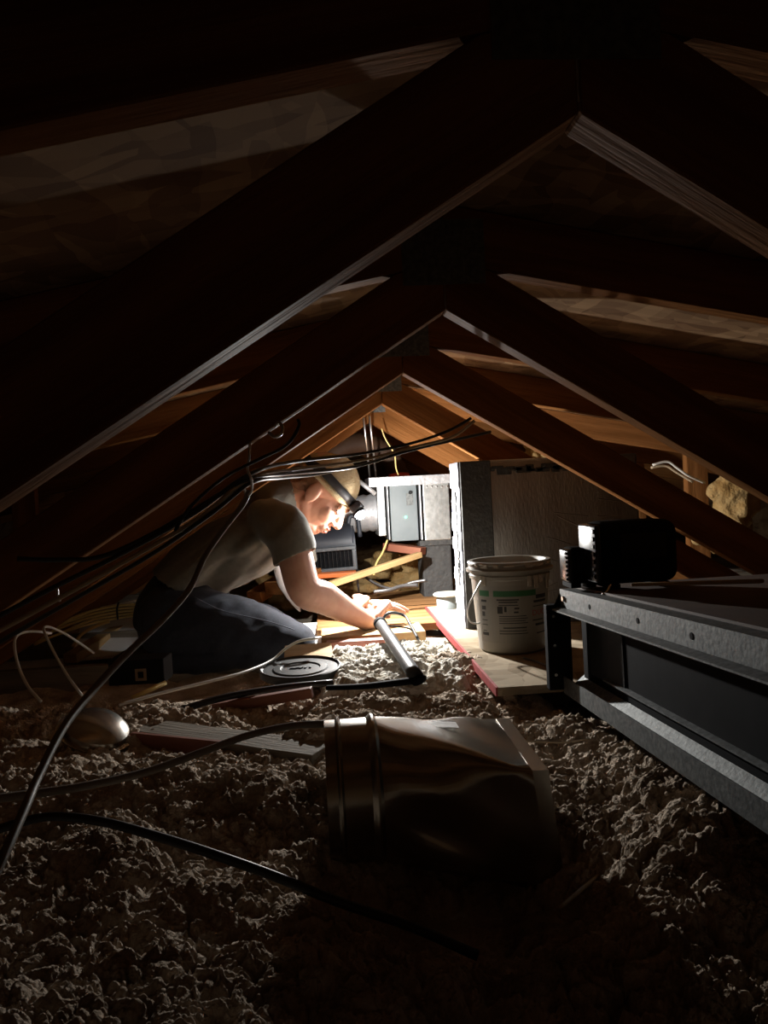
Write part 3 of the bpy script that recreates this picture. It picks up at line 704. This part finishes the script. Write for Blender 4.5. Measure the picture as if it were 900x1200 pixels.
lathe('knob', [(.0001,.006), (.007,.006), (.008,0), (.008,-.004)], 'charcoal', hb, frame((1,0,0), None, (0,-1,0), p), 16)
box('label_plate', Matrix.Translation(W(480, 585, bxY)), (.028, .003, .05), 'galv_dull', hb, .0005)
for k in range(5):
    p = W(500+6*k, 570, bxY-.005); lathe('screw', [(.0001,.003), (.003,.003), (.0035,0)], 'screw', hb, frame((1,0,0), None, (0,-1,0), p), 8)
# ends of the box come from a foil-wrapped duct beside the lamp
sd = empty('foil_duct', W(435, 630, 3.2)); tag(sd, 'crinkled silver foil duct behind the headlamp joining the grey box', 'duct')
ca, cb = W(380, 605, 3.26), W(446, 600, 3.2)
pts = [ca.lerp(cb, k/14) for k in range(15)]
tube('duct_sleeve', pts, [.078+.003*(-1)**k for k in range(15)], 'foil_bright', sd, 1, 22)
rods = []
for k, (x0, x1, l) in enumerate(((426, 434, 'left'), (433, 441, 'right'))):
    a, b = W(x0, 488, 2.86), W(x1, 563, bxY+.03)
    if k == 0: a = W(426, 490, 2.86)
    r_ = empty('hanger_rod', b); tag(r_, l+' one of two thin steel hanger rods above the grey box', 'rod', 'hanger rods')
    tube('rod', [a, b], .0042, 'wire', r_, 1, 8)
    lathe('nut', [(.0001,.004), (.008,.004), (.008,-.004), (.0001,-.004)], 'screw', r_, Matrix.Translation(b+Vector((0,0,.006))), 6)
cable('bent_wire', [W(447,502,2.95), W(452,515,2.96), W(462,532,2.98), W(464,548,3.03), W(467,557,3.08)], .0026, 'cable_yellow', 'thin pale yellow wire dangling onto the grey box beside the rods')
tag(tube('conduit', [W(421,564,3.06), W(440,579,3.06)], .009, 'foil_bright', None, 1, 12), 'short shiny conduit pipe slanting beside the tan cap', 'pipe')
tl2 = empty('screwdriver', W(480, 559, 3.14)); tag(tl2, 'red-handled screwdriver lying on top of the grey box', 'screwdriver')
z_ = W(480,560,3.056).z + .014
tube('handle', [Vector((W(456,562,3.12).x,3.12,z_)), Vector((W(468,562,3.12).x,3.12,z_)), Vector((W(479,562,3.13).x,3.13,z_))], [.007,.012,.010], 'red_handle', tl2, 4, 12)
tube('shaft', [Vector((W(479,562,3.13).x,3.13,z_)), Vector((W(500,562,3.14).x,3.14,z_-.004))], [.004,.004], 'black_metal', tl2, 1, 8)
# dark duct below and the cap can
dd_ = empty('dark_duct', W(512, 705, 3.08)); tag(dd_, 'dark square duct dropping below the grey air box', 'duct')
cbox('duct_body', 494, 634, 532, 706, 3.08, .16, 'mastic', dd_, .006)
cbox('duct_flange', 492, 634, 533, 638, 3.07, .18, 'mastic', dd_, .002)
cn = Wz(531, 711, BZ+.01); cn.y = 2.5; cn.z = BZ+.003
cn = Wz(529, 714, BZ)
can = empty('round_can', cn); tag(can, 'small pale round can standing on the boards beside the plenum', 'can')
lathe('body', [(.0001,0.001), (.046,.001), (.046,.04), (.044,.045), (.0001,.045)], 'box_grey', can, Matrix.Translation(cn+Vector((0,.04,0))), 32)
lathe('lid', [(.0001,.0455), (.056,.0455), (.058,.05), (.054,.054), (.03,.056), (.0001,.056)], 'bucket', can, Matrix.Translation(cn+Vector((0,.04,0))), 32)
# ------------------------------------------------------------------ air mover
bc = W(391, 672, 3.0); 
bw = empty('air_mover', bc); tag(bw, 'blue-grey air mover fan with dark outlet grille behind the worker', 'fan')
s_ = 3.0/FPX
bm = bmesh.new(); n = 28; prof = []
for k in range(n+1):
    t = math.pi*k/n; prof.append((.09*math.cos(t)-.0, .10*math.sin(t)))
hw = 28*s_
outline = [(-.03,.0)] + [(-.03,.11)] + [(.07+.10*math.cos(t), .105+.075*math.sin(t)) for t in np.linspace(math.pi,0,18)] + [(.17,0)]
v = [(-hw, p[0], p[1]) for p in outline] + [(hw, p[0], p[1]) for p in outline]; k = len(outline)
f = [tuple(range(k)), tuple(range(2*k-1, k-1, -1))] + [(i, i+k, (i+1) % k+k, (i+1) % k) for i in range(k)]
bm.from_mesh(mesh(v, f)); bmesh.ops.recalc_face_normals(bm, faces=bm.faces)
bmesh.ops.bevel(bm, geom=[e for e in bm.edges if abs(e.verts[0].co.x-e.verts[1].co.x) < 1e-6], offset=.012, segments=3, affect='EDGES')
mb_ = Matrix.Translation(bc + Vector((0,0,.012))) @ Matrix.Rotation(-.03, 4, 'Y')
o = ob('housing', bm_mesh(bm), 'blower', bw, mb_, True); o.data.set_sharp_from_angle(angle=.5)
of = empty('x'); bpy.data.objects.remove(of)
bm = bmesh.new(); fw, fh = hw*2*.98, .088
for c, s in (((0,-.045,.088), (fw,.03,.014)), ((0,-.045,.007), (fw,.03,.014)), ((-fw/2+.008,-.045,.047), (.016,.03,.07)), ((fw/2-.008,-.045,.047), (.016,.03,.07))): box_bm(*s, .003, 2, bm, c=c)
fr = ob('outlet_frame', bm_mesh(bm), 'blower_trim', bw, mb_)
box('outlet_mesh', mb_ @ Matrix.Translation((0,-.035,.047)), (fw-.03,.006,.066), 'black_metal', bw, 0)
for k in range(9): box('grille_bar', mb_ @ Matrix.Translation((-fw/2+.03+k*(fw-.06)/8,-.044,.047)), (.003,.004,.068), 'charcoal', fr, 0)
tube('carry_handle', [mb_ @ Vector((hw-.02,.06,.17)), mb_ @ Vector((hw-.01,.06,.205)), mb_ @ Vector((hw+.02,.07,.195)), mb_ @ Vector((hw+.025,.08,.12))], .009, 'blower', bw, 5, 10)

# ------------------------------------------------------------------ bare boards behind the hands
yb = 2.47
for k in range(6):
    ln = 1.15; wd = .138
    tag(box('floor_plank', Matrix.Translation((.54, yb+.069+k*.142, .128)), (ln, wd, .024), 'plank', None, .002),
        ['brown floor plank just behind the hands, nearest of six laid side by side', 'second brown floor plank behind the hands', 'third brown floor plank, in front of the dark duct foot',
         'fourth brown floor plank, under the dark duct', 'fifth brown floor plank, in front of the air mover', 'farthest brown floor plank, under the air mover'][k], 'plank', 'floor planks behind the hands')
for x in (.05, .45, .85):
    tag(box('plank_sleeper', Matrix.Translation((x, 2.9, .0585)), (.038, .82, .115), 'pine_grey'), {.05:'left',.45:'middle',.85:'right'}[x]+' one of three sleeper beams under the brown planks', 'lumber', 'sleepers under the planks')
def beam(name, a, b, w_, h_, m, label, cat='lumber', group=None, roll=0):
    a, b = Vector(a), Vector(b); x = (b-a)
    mw = frame(x, None, (0,0,1), (a+b)/2) @ Matrix.Rotation(roll, 4, 'X')
    return tag(box(name, mw, (x.length, w_, h_), m), label, cat, group)
beam('lumber_strip', W(372,690,2.72), W(492,650,3.0), .03, .022, 'pine_pale', 'long pale lumber strip leaning across the planks below the grey box')
beam('lumber_strip', W(452,640,3.15), W(496,646,3.05), .05, .03, 'redwood', 'short red-brown board behind the grey box above the pale strip')
beam('orange_tray', W(352,675,2.93), W(420,671,2.93), .12, .016, 'orange', 'flat orange plastic tray under the air mover', 'tray')
beam('short_block', W(322,690,2.75), W(366,672,2.95), .09, .045, 'pine', 'orange-brown lumber block seen under the worker\'s chest')
beam('short_block', W(298,700,2.80), W(330,680,3.0), .06, .04, 'pine', 'smaller brown lumber block between the belly and the thigh')
beam('short_block', W(345,700,2.65), W(372,688,2.7), .03, .03, 'pine_pale', 'thin pale stick behind the elbow')
# framing under the hands and the knee
beam('cross_board', (-.02, 2.375, .130), (.30, 2.375, .130), .17, .035, 'pine_pale', 'pale flat board under the wrists')
beam('cross_board', (-.005, 2.23, .105), (.20, 2.22, .105), .038, .085, 'redwood', 'reddish board on edge below the wrists behind the heap')
beam('stub_post', (-.0, 2.30, .02), (-.0, 2.30, .16), .06, .05, 'pine', 'short upright brown block beside the knee')
slab_o = box('plywood_scrap', Matrix.Translation((-.055, 2.08, .132)) @ Matrix.Rotation(.03,4,'Z') @ Matrix.Rotation(.05,4,'X'), (.135, .27, .018), 'pine_pale', None, .002)
tag(slab_o, 'pale square plywood scrap behind the round black lid', 'board')
slab_o = box('plasterboard_scrap', Matrix.Translation((-.10, 2.50, .118)) @ Matrix.Rotation(.12,4,'X'), (.24, .26, .012), 'drywall', None, .001)
tag(slab_o, 'white plasterboard piece beside the knee', 'board')
slab_o = box('plasterboard_scrap', Matrix.Translation((-.80, 3.02, .065)) @ Matrix.Rotation(.15,4,'Z') @ Matrix.Rotation(.25,4,'X'), (.34, .34, .012), 'drywall', None, .001)
tag(slab_o, 'white plasterboard piece behind the worker\'s seat at left', 'board')
beam('lumber_strip', W(82,772,2.75), W(138,738,3.12), .05, .035, 'pine_pale', 'pale slanting lumber beside the white plasterboard at left')
dk = empty('dark_carton', (-.53, 2.0, .075)); tag(dk, 'small dark box with a pale square label below the worker\'s seat', 'box')
mw = Matrix.Translation((-.52, 2.03, .122)) @ Matrix.Rotation(-.1,4,'Z')
mw = Matrix.Translation((W(162,787,1.94).x, 1.97, W(162,787,1.94).z)) @ Matrix.Rotation(-.08,4,'Z')
box('carton_body', mw, (.14, .08, .062), 'charcoal', dk, .003); box('label', mw @ Matrix.Translation((.012,-.041,-.006)), (.028,.0015,.03), 'cable_tan', dk, 0)
box('label_print', mw @ Matrix.Translation((.012,-.042,-.006)), (.014,.0015,.016), 'charcoal', dk, 0)
# half-buried lumber in the insulation on the left
beam('buried_joist', Wz(165,860,.117), Wz(380,890,.117), .075, .04, 'pine_grey', 'grey dusty lumber half buried in the insulation left of the metal boot')
beam('buried_joist', Wz(155,870,.120), Wz(270,882,.118), .012, .04, 'redwood', 'red-brown edge strip along the half buried lumber')
beam('buried_joist', Wz(250,830,.125), Wz(366,811,.155), .022, .022, 'redwood', 'red-brown stick with a lit end poking from the insulation below the lid')
cu_ = empty('metal_cup', Wz(140,858,.13)); tag(cu_, 'bent tin cover glinting in the insulation at left', 'cover')
mw = Matrix.Translation(Wz(112,858,.15)) @ Matrix.Rotation(.35,4,'Y') @ Matrix.Rotation(.2,4,'X')
lathe('dome', [(.062,0), (.060,.012), (.045,.026), (.02,.032), (.0001,.033)], 'galv_warm', cu_, mw, 32); lathe('flange', [(.060,-.001), (.072,-.001), (.072,.002), (.061,.002)], 'galv_warm', cu_, mw, 32)
# ------------------------------------------------------------------ metal duct boot in the foreground
bt = empty('duct_boot', (.13, 1.08, .05)); tag(bt, 'shiny galvanised round-to-square duct boot lying in the foreground insulation', 'duct boot')
cc = Vector((0, 1.10, .147)); RC = .100
xl, xr_ = W(382, 900, 1.05).x, W(446, 900, 1.05).x
def ringpts(x, r, n=64): return [Vector((x, cc.y - r*math.cos(2*math.pi*k/n), cc.z + r*math.sin(2*math.pi*k/n))) for k in range(n)]
def skin(name, rings, m, parent, th=.0012):
    n = len(rings[0]); v = [p for r in rings for p in r]; f = [(i*n+k, i*n+(k+1) % n, (i+1)*n+(k+1) % n, (i+1)*n+k) for i in range(len(rings)-1) for k in range(n)]
    bm = bmesh.new(); bm.from_mesh(mesh(v, f)); bmesh.ops.recalc_face_normals(bm, faces=bm.faces); bmesh.ops.solidify(bm, geom=bm.faces[:], thickness=th)
    o = ob(name, bm_mesh(bm), m, parent, None, True); o.data.set_sharp_from_angle(angle=.55); return o
L_ = xr_-xl; prof = [(0,0), (.008,0), (.20,0), (.235,.004), (.27,.0045), (.31,0), (.80,0), (.86,.004), (.90,.0055), (.94,.005), (1.0,0)]
skin('round_collar', [ringpts(xl+L_*s, RC+d) for s, d in prof], 'galv_warm', bt)
ft, bk = W(624, 903, .985), W(581, 842, 1.235)
fb = W(645, 1046, .985); zt = (ft.z+bk.z)/2
bb = Vector((bk.x+.01, bk.y, fb.z))
corners = [fb, ft, bk, bb]           # front-bottom, front-top, back-top, back-bottom
def square(s):
    """walk round the square end matching the ring angles: front(-y) 0, top pi/2, back pi"""
    out = []; n = 64
    for k in range(n):
        q = (k/n*4 + .5) % 4; i = int(q); t = q-i
        a = [corners[0], corners[1], corners[2], corners[3]][i]; b = [corners[1], corners[2], corners[3], corners[0]][i]
        # flat triangles: corners gather the quarter arcs
        t2 = 0 if t < .0 else t
        out.append(a.lerp(b, t2))
    return out
n = 64; base = ringpts(xr_, RC)
sq = square(1)
rings = []
# gather ring points of each quadrant on its corner (fans), leaving flat triangles between
def target(k):
    ang = k/n*4            # 0 front,1 top,2 back,3 bottom
    quad = int(ang) % 4; return corners[(quad+1) % 4]
v = list(base) + corners; f = []
for k in range(n):
    a_, b2_ = k, (k+1) % n; q = int(k/n*4) % 4
    f.append((a_, b2_, n+(q+1) % 4))
for q in range(4):
    k = int(q*n/4); f.append((k, n+(q+1) % 4, n+q))
# subdivide and dent it a little, as the bruised sheet in the photo
bm = bmesh.new(); bm.from_mesh(mesh(v, f)); bmesh.ops.recalc_face_normals(bm, faces=bm.faces)
bmesh.ops.subdivide_edges(bm, edges=bm.edges[:], cuts=7, use_grid_fill=True)
bmesh.ops.triangulate(bm, faces=bm.faces[:])
dn_a, dn_b = W(455, 942, 1.0), W(533, 990, .99)
for v_ in bm.verts:
    c = v_.co; s = min(1, max(0, (c.x-xr_)/(.2)))
    fade = min(1, s*5)*min(1, (1.05-s)*5)
    c.y += fade*.010*math.exp(-((c.z-dn_b.z-.02)**2/.0011 + (c.x-dn_b.x+.03)**2/.0035))
    c.z += fade*(.003*math.sin(c.x*45+c.y*30) - .004*math.exp(-((c.x-.12)**2+(c.y-1.15)**2)/.002))
    c.y += fade*.002*math.sin(c.z*70+c.x*40)
bmesh.ops.solidify(bm, geom=bm.faces[:], thickness=.0012)
o = ob('transition', bm_mesh(bm), 'galv_warm', bt, None, True); o.data.set_sharp_from_angle(angle=.35)
skin('square_end', [[c for c in [corners[0], corners[1], corners[2], corners[3]]], [c + Vector((.022,0,-.001)) for c in corners]], 'galv_warm', bt)
p = W(525, 851, 1.2); o = box('tape_patch', Matrix.Translation((.15, 1.17, 0)), (.05,.03,.001), 'galv', bt, 0)
pp = (base[16]+ft+bk)/3; nn_ = (ft-base[16]).cross(bk-base[16]).normalized(); nn_ = nn_ if nn_.z > 0 else -nn_
ml = frame((1,0,-.1), None, nn_, pp + nn_*.0022 + Vector((-.035,.03,.006))); o.matrix_local = WORLD['duct_boot'].inverted() @ ml
# ------------------------------------------------------------------ furnace cabinet on the right
UX, UF, UN = .475, 1.50, .50
ztop = lambda y: .365 + (.033)*(1.5-y)/.7
zbot = lambda y: .151 + (.027)*(1.5-y)/.7
fu = empty('furnace_cabinet', (.85, 1.0, .12)); tag(fu, 'long black furnace cabinet with galvanised rails on the right', 'furnace')
def yzprism(name, sect, m, zf, bev=.0012, y0=UN, y1=UF):
    """section (dx, dz) swept along Y following the tilted rail"""
    n = len(sect); v = [(UX+p[0], y1, zf(y1)+p[1]) for p in sect] + [(UX+p[0], y0, zf(y0)+p[1]) for p in sect]
    f = [tuple(range(n)), tuple(range(2*n-1, n-1, -1))] + [(i, i+n, (i+1) % n+n, (i+1) % n) for i in range(n)]
    bm = bmesh.new(); bm.from_mesh(mesh(v, f)); bmesh.ops.recalc_face_normals(bm, faces=bm.faces); return ob(name, bm_mesh(bm), m, fu)
yzprism('top_rail', [(.0,.0), (.03,.0), (.03,-.003), (.003,-.003), (.003,-.036), (-.018,-.040), (-.018,-.043), (.0,-.039)], 'galv_dull', ztop)
yzprism('bottom_rail', [(.0,.035), (.003,.035), (.003,.003), (.06,.045), (.06,.048), (.0,.0)], 'galv_dull', zbot)
yzprism('bottom_rail', [(.03,.052), (.075,.060), (.075,.063), (.03,.055)], 'galv_dull', zbot, y1=1.36)
box('side_panel', Matrix.Translation((UX+.046, 1.0, .262)) @ Matrix.Rotation(-.043,4,'X'), (.012, .985, .165), 'black_metal', fu, .001)
box('access_panel', Matrix.Translation((UX+.039, 1.36, .255)) @ Matrix.Rotation(-.043,4,'X'), (.004, .17, .10), 'charcoal', fu, .001)
yzprism('top_sheet', [(.03,.004), (.75,.004), (.75,.0), (.03,.0)], 'rust', ztop)
yzprism('cabinet_body', [(.055,-.003), (.74,-.003), (.74,-.24), (.055,-.21)], 'black_metal', ztop)
box('corner_post', Matrix.Translation((UX-.004, UF+.012, .245)), (.05, .022, .175), 'black_metal', fu, .002)
for k, z in enumerate((.31, .25, .19)):
    lathe('screw', [(.0001,.003), (.0035,.003), (.0042,0)], 'screw', fu, frame((1,0,0), None, (0,-1,0), (UX-.016, UF-.0, z)), 10)
lathe('screw', [(.0001,.003), (.005,.003), (.006,0)], 'screw', fu, frame((0,1,0), None, (-1,0,0), (UX-.001, UF-.025, .348)), 10)
for k, y in enumerate((1.33, 1.12, .95)):
    lathe('rail_hole', [(.0001,.0006), (.0045,.0006), (.005,0)], 'black_metal', fu, frame((0,1,0), None, (-1,0,0), (UX-.0003, y, ztop(y)-.02)), 10)
# two motors standing on it
def motor(label, x0, y0, x1, y1, Y, dep):
    a, b = W(x0,y0,Y), W(x1,y1,Y); c = (a+b)/2; sx, sz = b.x-a.x, a.z-b.z
    z0 = ztop(Y)+.005; sz = a.z - z0 - .008; cz = z0 + .008 + sz/2
    t = empty('blower_motor', (c.x, Y, z0)); tag(t, label, 'motor')
    bm = box_bm(sx, dep, sz, min(sx,sz)*.2, 5); ob('motor_body', bm_mesh(bm), 'black_metal', t, Matrix.Translation((c.x, Y+dep/2, cz)), True)
    bm = box_bm(.012, dep*.96, sz*.94, .0055, 3); ob('end_bell', bm_mesh(bm), 'black_gloss', t, Matrix.Translation((a.x+.002, Y+dep/2, cz)), True)
    bm = bmesh.new()
    for k in range(7): box_bm(.006, .008, sz*.07, .001, 1, bm, c=(a.x-.004, Y+.012, cz-sz*.36+k*sz*.12))
    ob('vent_fins', bm_mesh(bm), 'black_gloss', t)
    for xx in (a.x+sx*.2, a.x+sx*.8): box('foot', Matrix.Translation((xx, Y+dep/2, z0+.005)), (.02, dep*.9, .0095), 'black_metal', t, .001)
    box('nameplate', Matrix.Translation((c.x+sx*.05, Y-.0005, cz+sz*.1)), (sx*.55, .002, sz*.4), 'charcoal', t, 0)
    return t
m1 = motor('large black motor with rounded corners on top of the furnace cabinet', 700, 613, 800, 690, 1.36, .10)
tube('bracket_leg', [W(716,684,1.345), W(712,692,1.34), W(706,697,1.335)], .0025, 'screw', m1, 3, 6)
motor('small black motor beside the larger one at the cabinet end', 668, 643, 700, 690, 1.43, .06)
beam('panel_lath', W(742,685,1.25), W(893,681,1.02), .012, .006, 'pine_pale', 'thin pale strip lying on the furnace top at right', 'lumber')
# ------------------------------------------------------------------ things in the far bays
ad = empty('arched_duct', W(420,560,3.3)); tag(ad, 'brown arched flexible duct crossing behind the orange webs', 'duct')
ap = [W(372,575,3.3), W(385,538,3.3), W(405,522,3.3), W(430,520,3.32), W(455,535,3.35), W(475,572,3.4)]
pts = catmull(ap, 10)
tube('duct_sleeve', [Vector(p) for p in pts], [.045+.003*(-1)**k for k in range(len(pts))], 'rust', ad, 1, 18)
rngb = random.Random(3)
def batt(name, c, r, label, n=60):
    bm = bmesh.new()
    for k in range(n):
        d = Vector((rngb.gauss(0,.4), rngb.gauss(0,.4), rngb.gauss(0,.4))); ell_bm(bm, c + Vector((d.x*r[0], d.y*r[1], d.z*r[2])), (r[0]*rngb.uniform(.15,.35), r[1]*.3, r[2]*rngb.uniform(.12,.28)), None, 10)
    me = remesh(bm, .012, 2, lambda c: .012*(vnoise(c[:,0]*40+c[:,2]*17, c[:,2]*40+c[:,1]*23, 90)-.5)); return tag(ob(name, me, 'batt', None, None, True), label, 'insulation')
batt('insulation_batt', W(858, 592, 2.85), (.11,.08,.16), 'yellow fibreglass batt stuffed between the trusses at the right')
batt('insulation_batt', W(648, 500+30, 3.2)+Vector((0,0,.02)), (.14,.1,.07), 'brown fibreglass clump above the plenum, under the third truss web', 40)
batt('insulation_batt', W(410, 690, 3.35), (.25,.1,.09), 'brown fibreglass clump on the planks beyond the forearm', 40)
batt('insulation_batt', W(480, 665, 3.5), (.22,.12,.10), 'brown fibreglass heap beside the dark duct', 40)
batt('insulation_batt', W(330, 690, 3.4), (.22,.12,.10), 'brown fibreglass heap under the worker\'s chest, far back', 30)
cable('white_cable', [W(765,545,2.85), W(782,541,2.85), W(793,548,2.85), W(806,557,2.85), W(826,566,2.88)], .005, 'cable_white', 'white cable bent towards the lit post at the far right', n=6)
cable('white_cable', [W(763,548,2.87), W(780,546,2.87), W(792,553,2.87), W(812,565,2.87)], .005, 'cable_tan', 'tan cable running just under the white one at the far right', n=6)
cable('lamp_cord', [W(454,633,3.08), W(448,648,3.05), W(441,660,3.02), W(438,674,2.98)], .004, 'cable_yellow', 'pale yellow cord hanging from the lower corner of the grey box')
cable('power_cable', [W(418,668,2.9), W(440,684,2.85), W(462,690,2.8), W(482,683,2.78), W(500,680,2.76)], .006, 'cable_black', 'black cord lying across the planks from the air mover')
cable('power_cable', [W(438,694,2.7), W(455,692,2.7), W(472,687,2.72), W(490,686,2.72)], .008, 'cable_black', 'short thick black cord in front of the other on the planks')
cable('plenum_wire', [Wz(613,771,BZ+.003), Wz(628,775,BZ+.003), Wz(650,783,BZ+.003)], .0018, 'cable_black', 'thin black wire on the strand board in front of the pail')

# ------------------------------------------------------------------ cables
# bundle from the eave, tied under the second truss, over the worker's head to the third truss
cabs = [
 ([W(-40,742,1.10), W(60,690,1.12), W(150,645,1.15), W(230,600,1.17), W(292,556,1.20), W(345,541,1.45), W(420,532,1.7), W(480,520,1.74), W(525,505,1.76), W(552,490,1.765)], .0036, 'cable_black', 'black cable on top of the bundle over the worker\'s head'),
 ([W(-40,760,1.10), W(60,706,1.12), W(160,650,1.15), W(235,606,1.17), W(291,562,1.20), W(345,550,1.45), W(420,540,1.7), W(485,524,1.74), W(530,512,1.76), W(556,493,1.765)], .0036, 'cable_tan', 'tan cable in the bundle over the worker\'s head'),
 ([W(20,655,1.1), W(70,656,1.12), W(120,652,1.14), W(180,625,1.16), W(240,590,1.18), W(290,562,1.195), W(340,555,1.42), W(415,547,1.70), W(480,528,1.74), W(535,515,1.78), W(575,506,1.80)], .0036, 'cable_black', 'black cable with a loose end at left, looping right to the third truss'),
 ([W(-40,775,1.11), W(80,706,1.13), W(180,648,1.15), W(250,600,1.17), W(294,566,1.2), W(330,560,1.4), W(370,556,1.6), W(425,545,1.72)], .0034, 'cable_black', 'lowest black cable of the bundle along the worker\'s back'),
 ([W(205,622,1.16), W(225,592,1.16), W(262,560,1.165), W(300,540,1.165), W(335,522,1.165), W(350,500,1.165), W(349,491,1.165)], .0026, 'cable_black', 'thin black cable curling up the second truss to a staple'),
]
for P, r, m, l in cabs: cable('attic_cable', P, r, m, l, 'cable bundle')
def wire_loop(P, label, r=.0022): return tag(tube('wire_tie', P, r, 'wire', None, 6, 6), label, 'wire tie', 'wire ties')
wire_loop([W(293,517,1.165), W(292,535,1.165), W(290,550,1.17), W(294,560,1.165), W(295,575,1.18), W(289,581,1.19), W(286,570,1.21), W(289,556,1.2)], 'thin wire tie holding the cable bundle to the second truss')
wire_loop([W(315,507,1.163), W(322,512,1.155), W(330,508,1.155), W(331,500,1.158), W(326,495,1.163), W(322,500,1.165)], 'small shiny wire hook on the second truss near the bundle', .0026)
wire_loop([W(67,690,1.16), W(68,700,1.158), W(70,704,1.158), W(71,697,1.16)], 'tiny bent nail hook low on the second truss at left', .002)
# thick cable drooping from the tie to the foreground
cable('drooping_cable', [W(292,575,1.19), W(284,592,1.185), W(262,620,1.17), W(240,652,1.15), W(222,690,1.10), W(190,727,1.03), W(150,765,.95), W(110,808,.87), W(75,852,.79), W(45,910,.71), W(28,950,.66), W(0,1012,.60), W(-40,1090,.55), W(-120,1200,.50), W(-260,1330,.50)], .0044, 'cable_grey', 'thick grey-brown cable drooping from the wire tie into the foreground')
cable('floor_cable', [W(382,848,1.16), W(340,851,1.18), W(290,862,1.17), W(235,882,1.13), W(170,905,1.08), W(100,921,1.03), W(40,930,1.0), W(-40,940,.96), W(-150,950,.93), W(-300,985,.95)], .0058, 'cable_grey', 'dark cable lying on the insulation from the boot collar to the left')
cable('floor_cable', [W(-260,1010,.86), W(-120,1000,.87), W(-40,985,.88), W(10,968,.89), W(60,957,.90), W(120,963,.89), W(200,985,.865), W(270,1008,.835), W(330,1030,.82), W(400,1058,.80), W(480,1085,.79), W(560,1120,.77)], .0055, 'cable_black', 'black cable crossing the insulation in front of the metal boot')
cable('floor_cable', [W(200,836,1.62), W(260,818,1.66), W(330,806,1.70), W(390,800,1.72)], .008, 'cable_black', 'black cable running left from the foot bar of the grey tube')
cable('white_cable', [Wz(140,826,.16), Wz(190,812,.165), Wz(240,800,.17), Wz(285,788,.17), W(318,774,1.93), W(335,760,1.97), W(352,751,1.985), W(372,748,2.0)], .0035, 'cable_white', 'thin white cable winding past the knee to the black lid')
cable('white_cable', [W(110,765,1.95), W(75,742,1.85), W(52,735,1.75), W(60,758,1.68), W(78,790,1.62), W(96,815,1.60)], .003, 'cable_white', 'white cable looping down into the insulation at the left, inner loop', 'white loops')
cable('white_cable', [W(60,742,1.8), W(35,740,1.7), W(18,748,1.62), W(20,775,1.58), W(32,803,1.55), W(48,822,1.52)], .003, 'cable_white', 'white cable looping down into the insulation at the left, outer loop', 'white loops')
cable('yellow_stick', [W(155,818,1.80), W(194,800,1.86)], .006, 'cable_yellow', 'short yellow cable end in the insulation beside the dark box', n=2)
for k in range(5):
    o_ = (k-2)*3.6; e_ = random.uniform(-2,2)
    cable('yellow_cable', [W(40,752+o_*.5,2.85), W(70,737+o_+e_,2.92), W(105,724+o_,2.98), W(138,717+o_,3.0+.01*k), W(172,714+o_*.8,3.02)], .005, 'cable_yellow',
          ['uppermost of the five pale yellow cables bundled behind the worker\'s seat', 'second pale yellow cable from the top of the bundle at left', 'middle pale yellow cable of the bundle at left', 'second lowest pale yellow cable of the bundle at left', 'lowest pale yellow cable of the bundle at left'][k], 'yellow cable bundle')
cable('yellow_cable', [W(85,758,2.8), W(95,744,2.84), W(112,734,2.88), W(128,728,2.9)], .006, 'cable_yellow', 'single yellow cable curving below the yellow bundle')
tag(tube('cable_clip', [W(139,706,2.98), W(137,714,2.97), W(138,726,2.98)], .004, 'cable_black', None, 4, 6), 'black clip around the yellow cable bundle', 'clip')
cable('pale_conduit', [W(118,713,3.0), W(164,704,3.05)], .006, 'cable_white', 'white cable straight above the yellow bundle', n=2)
cable('thin_wire', [Wz(655,1065,.10), W(690,1035,.92), W(725,1005,1.0), W(745,975,1.08), W(752,962,1.12)], .0026, 'cable_tan', 'thin tan wire curving out of the insulation at lower right')
cable('thin_wire', [W(585,870,1.3), W(620,869,1.3), W(660,870,1.3), W(690,866,1.32)], .0016, 'cable_tan', 'thin straight wire behind the square end of the metal boot')
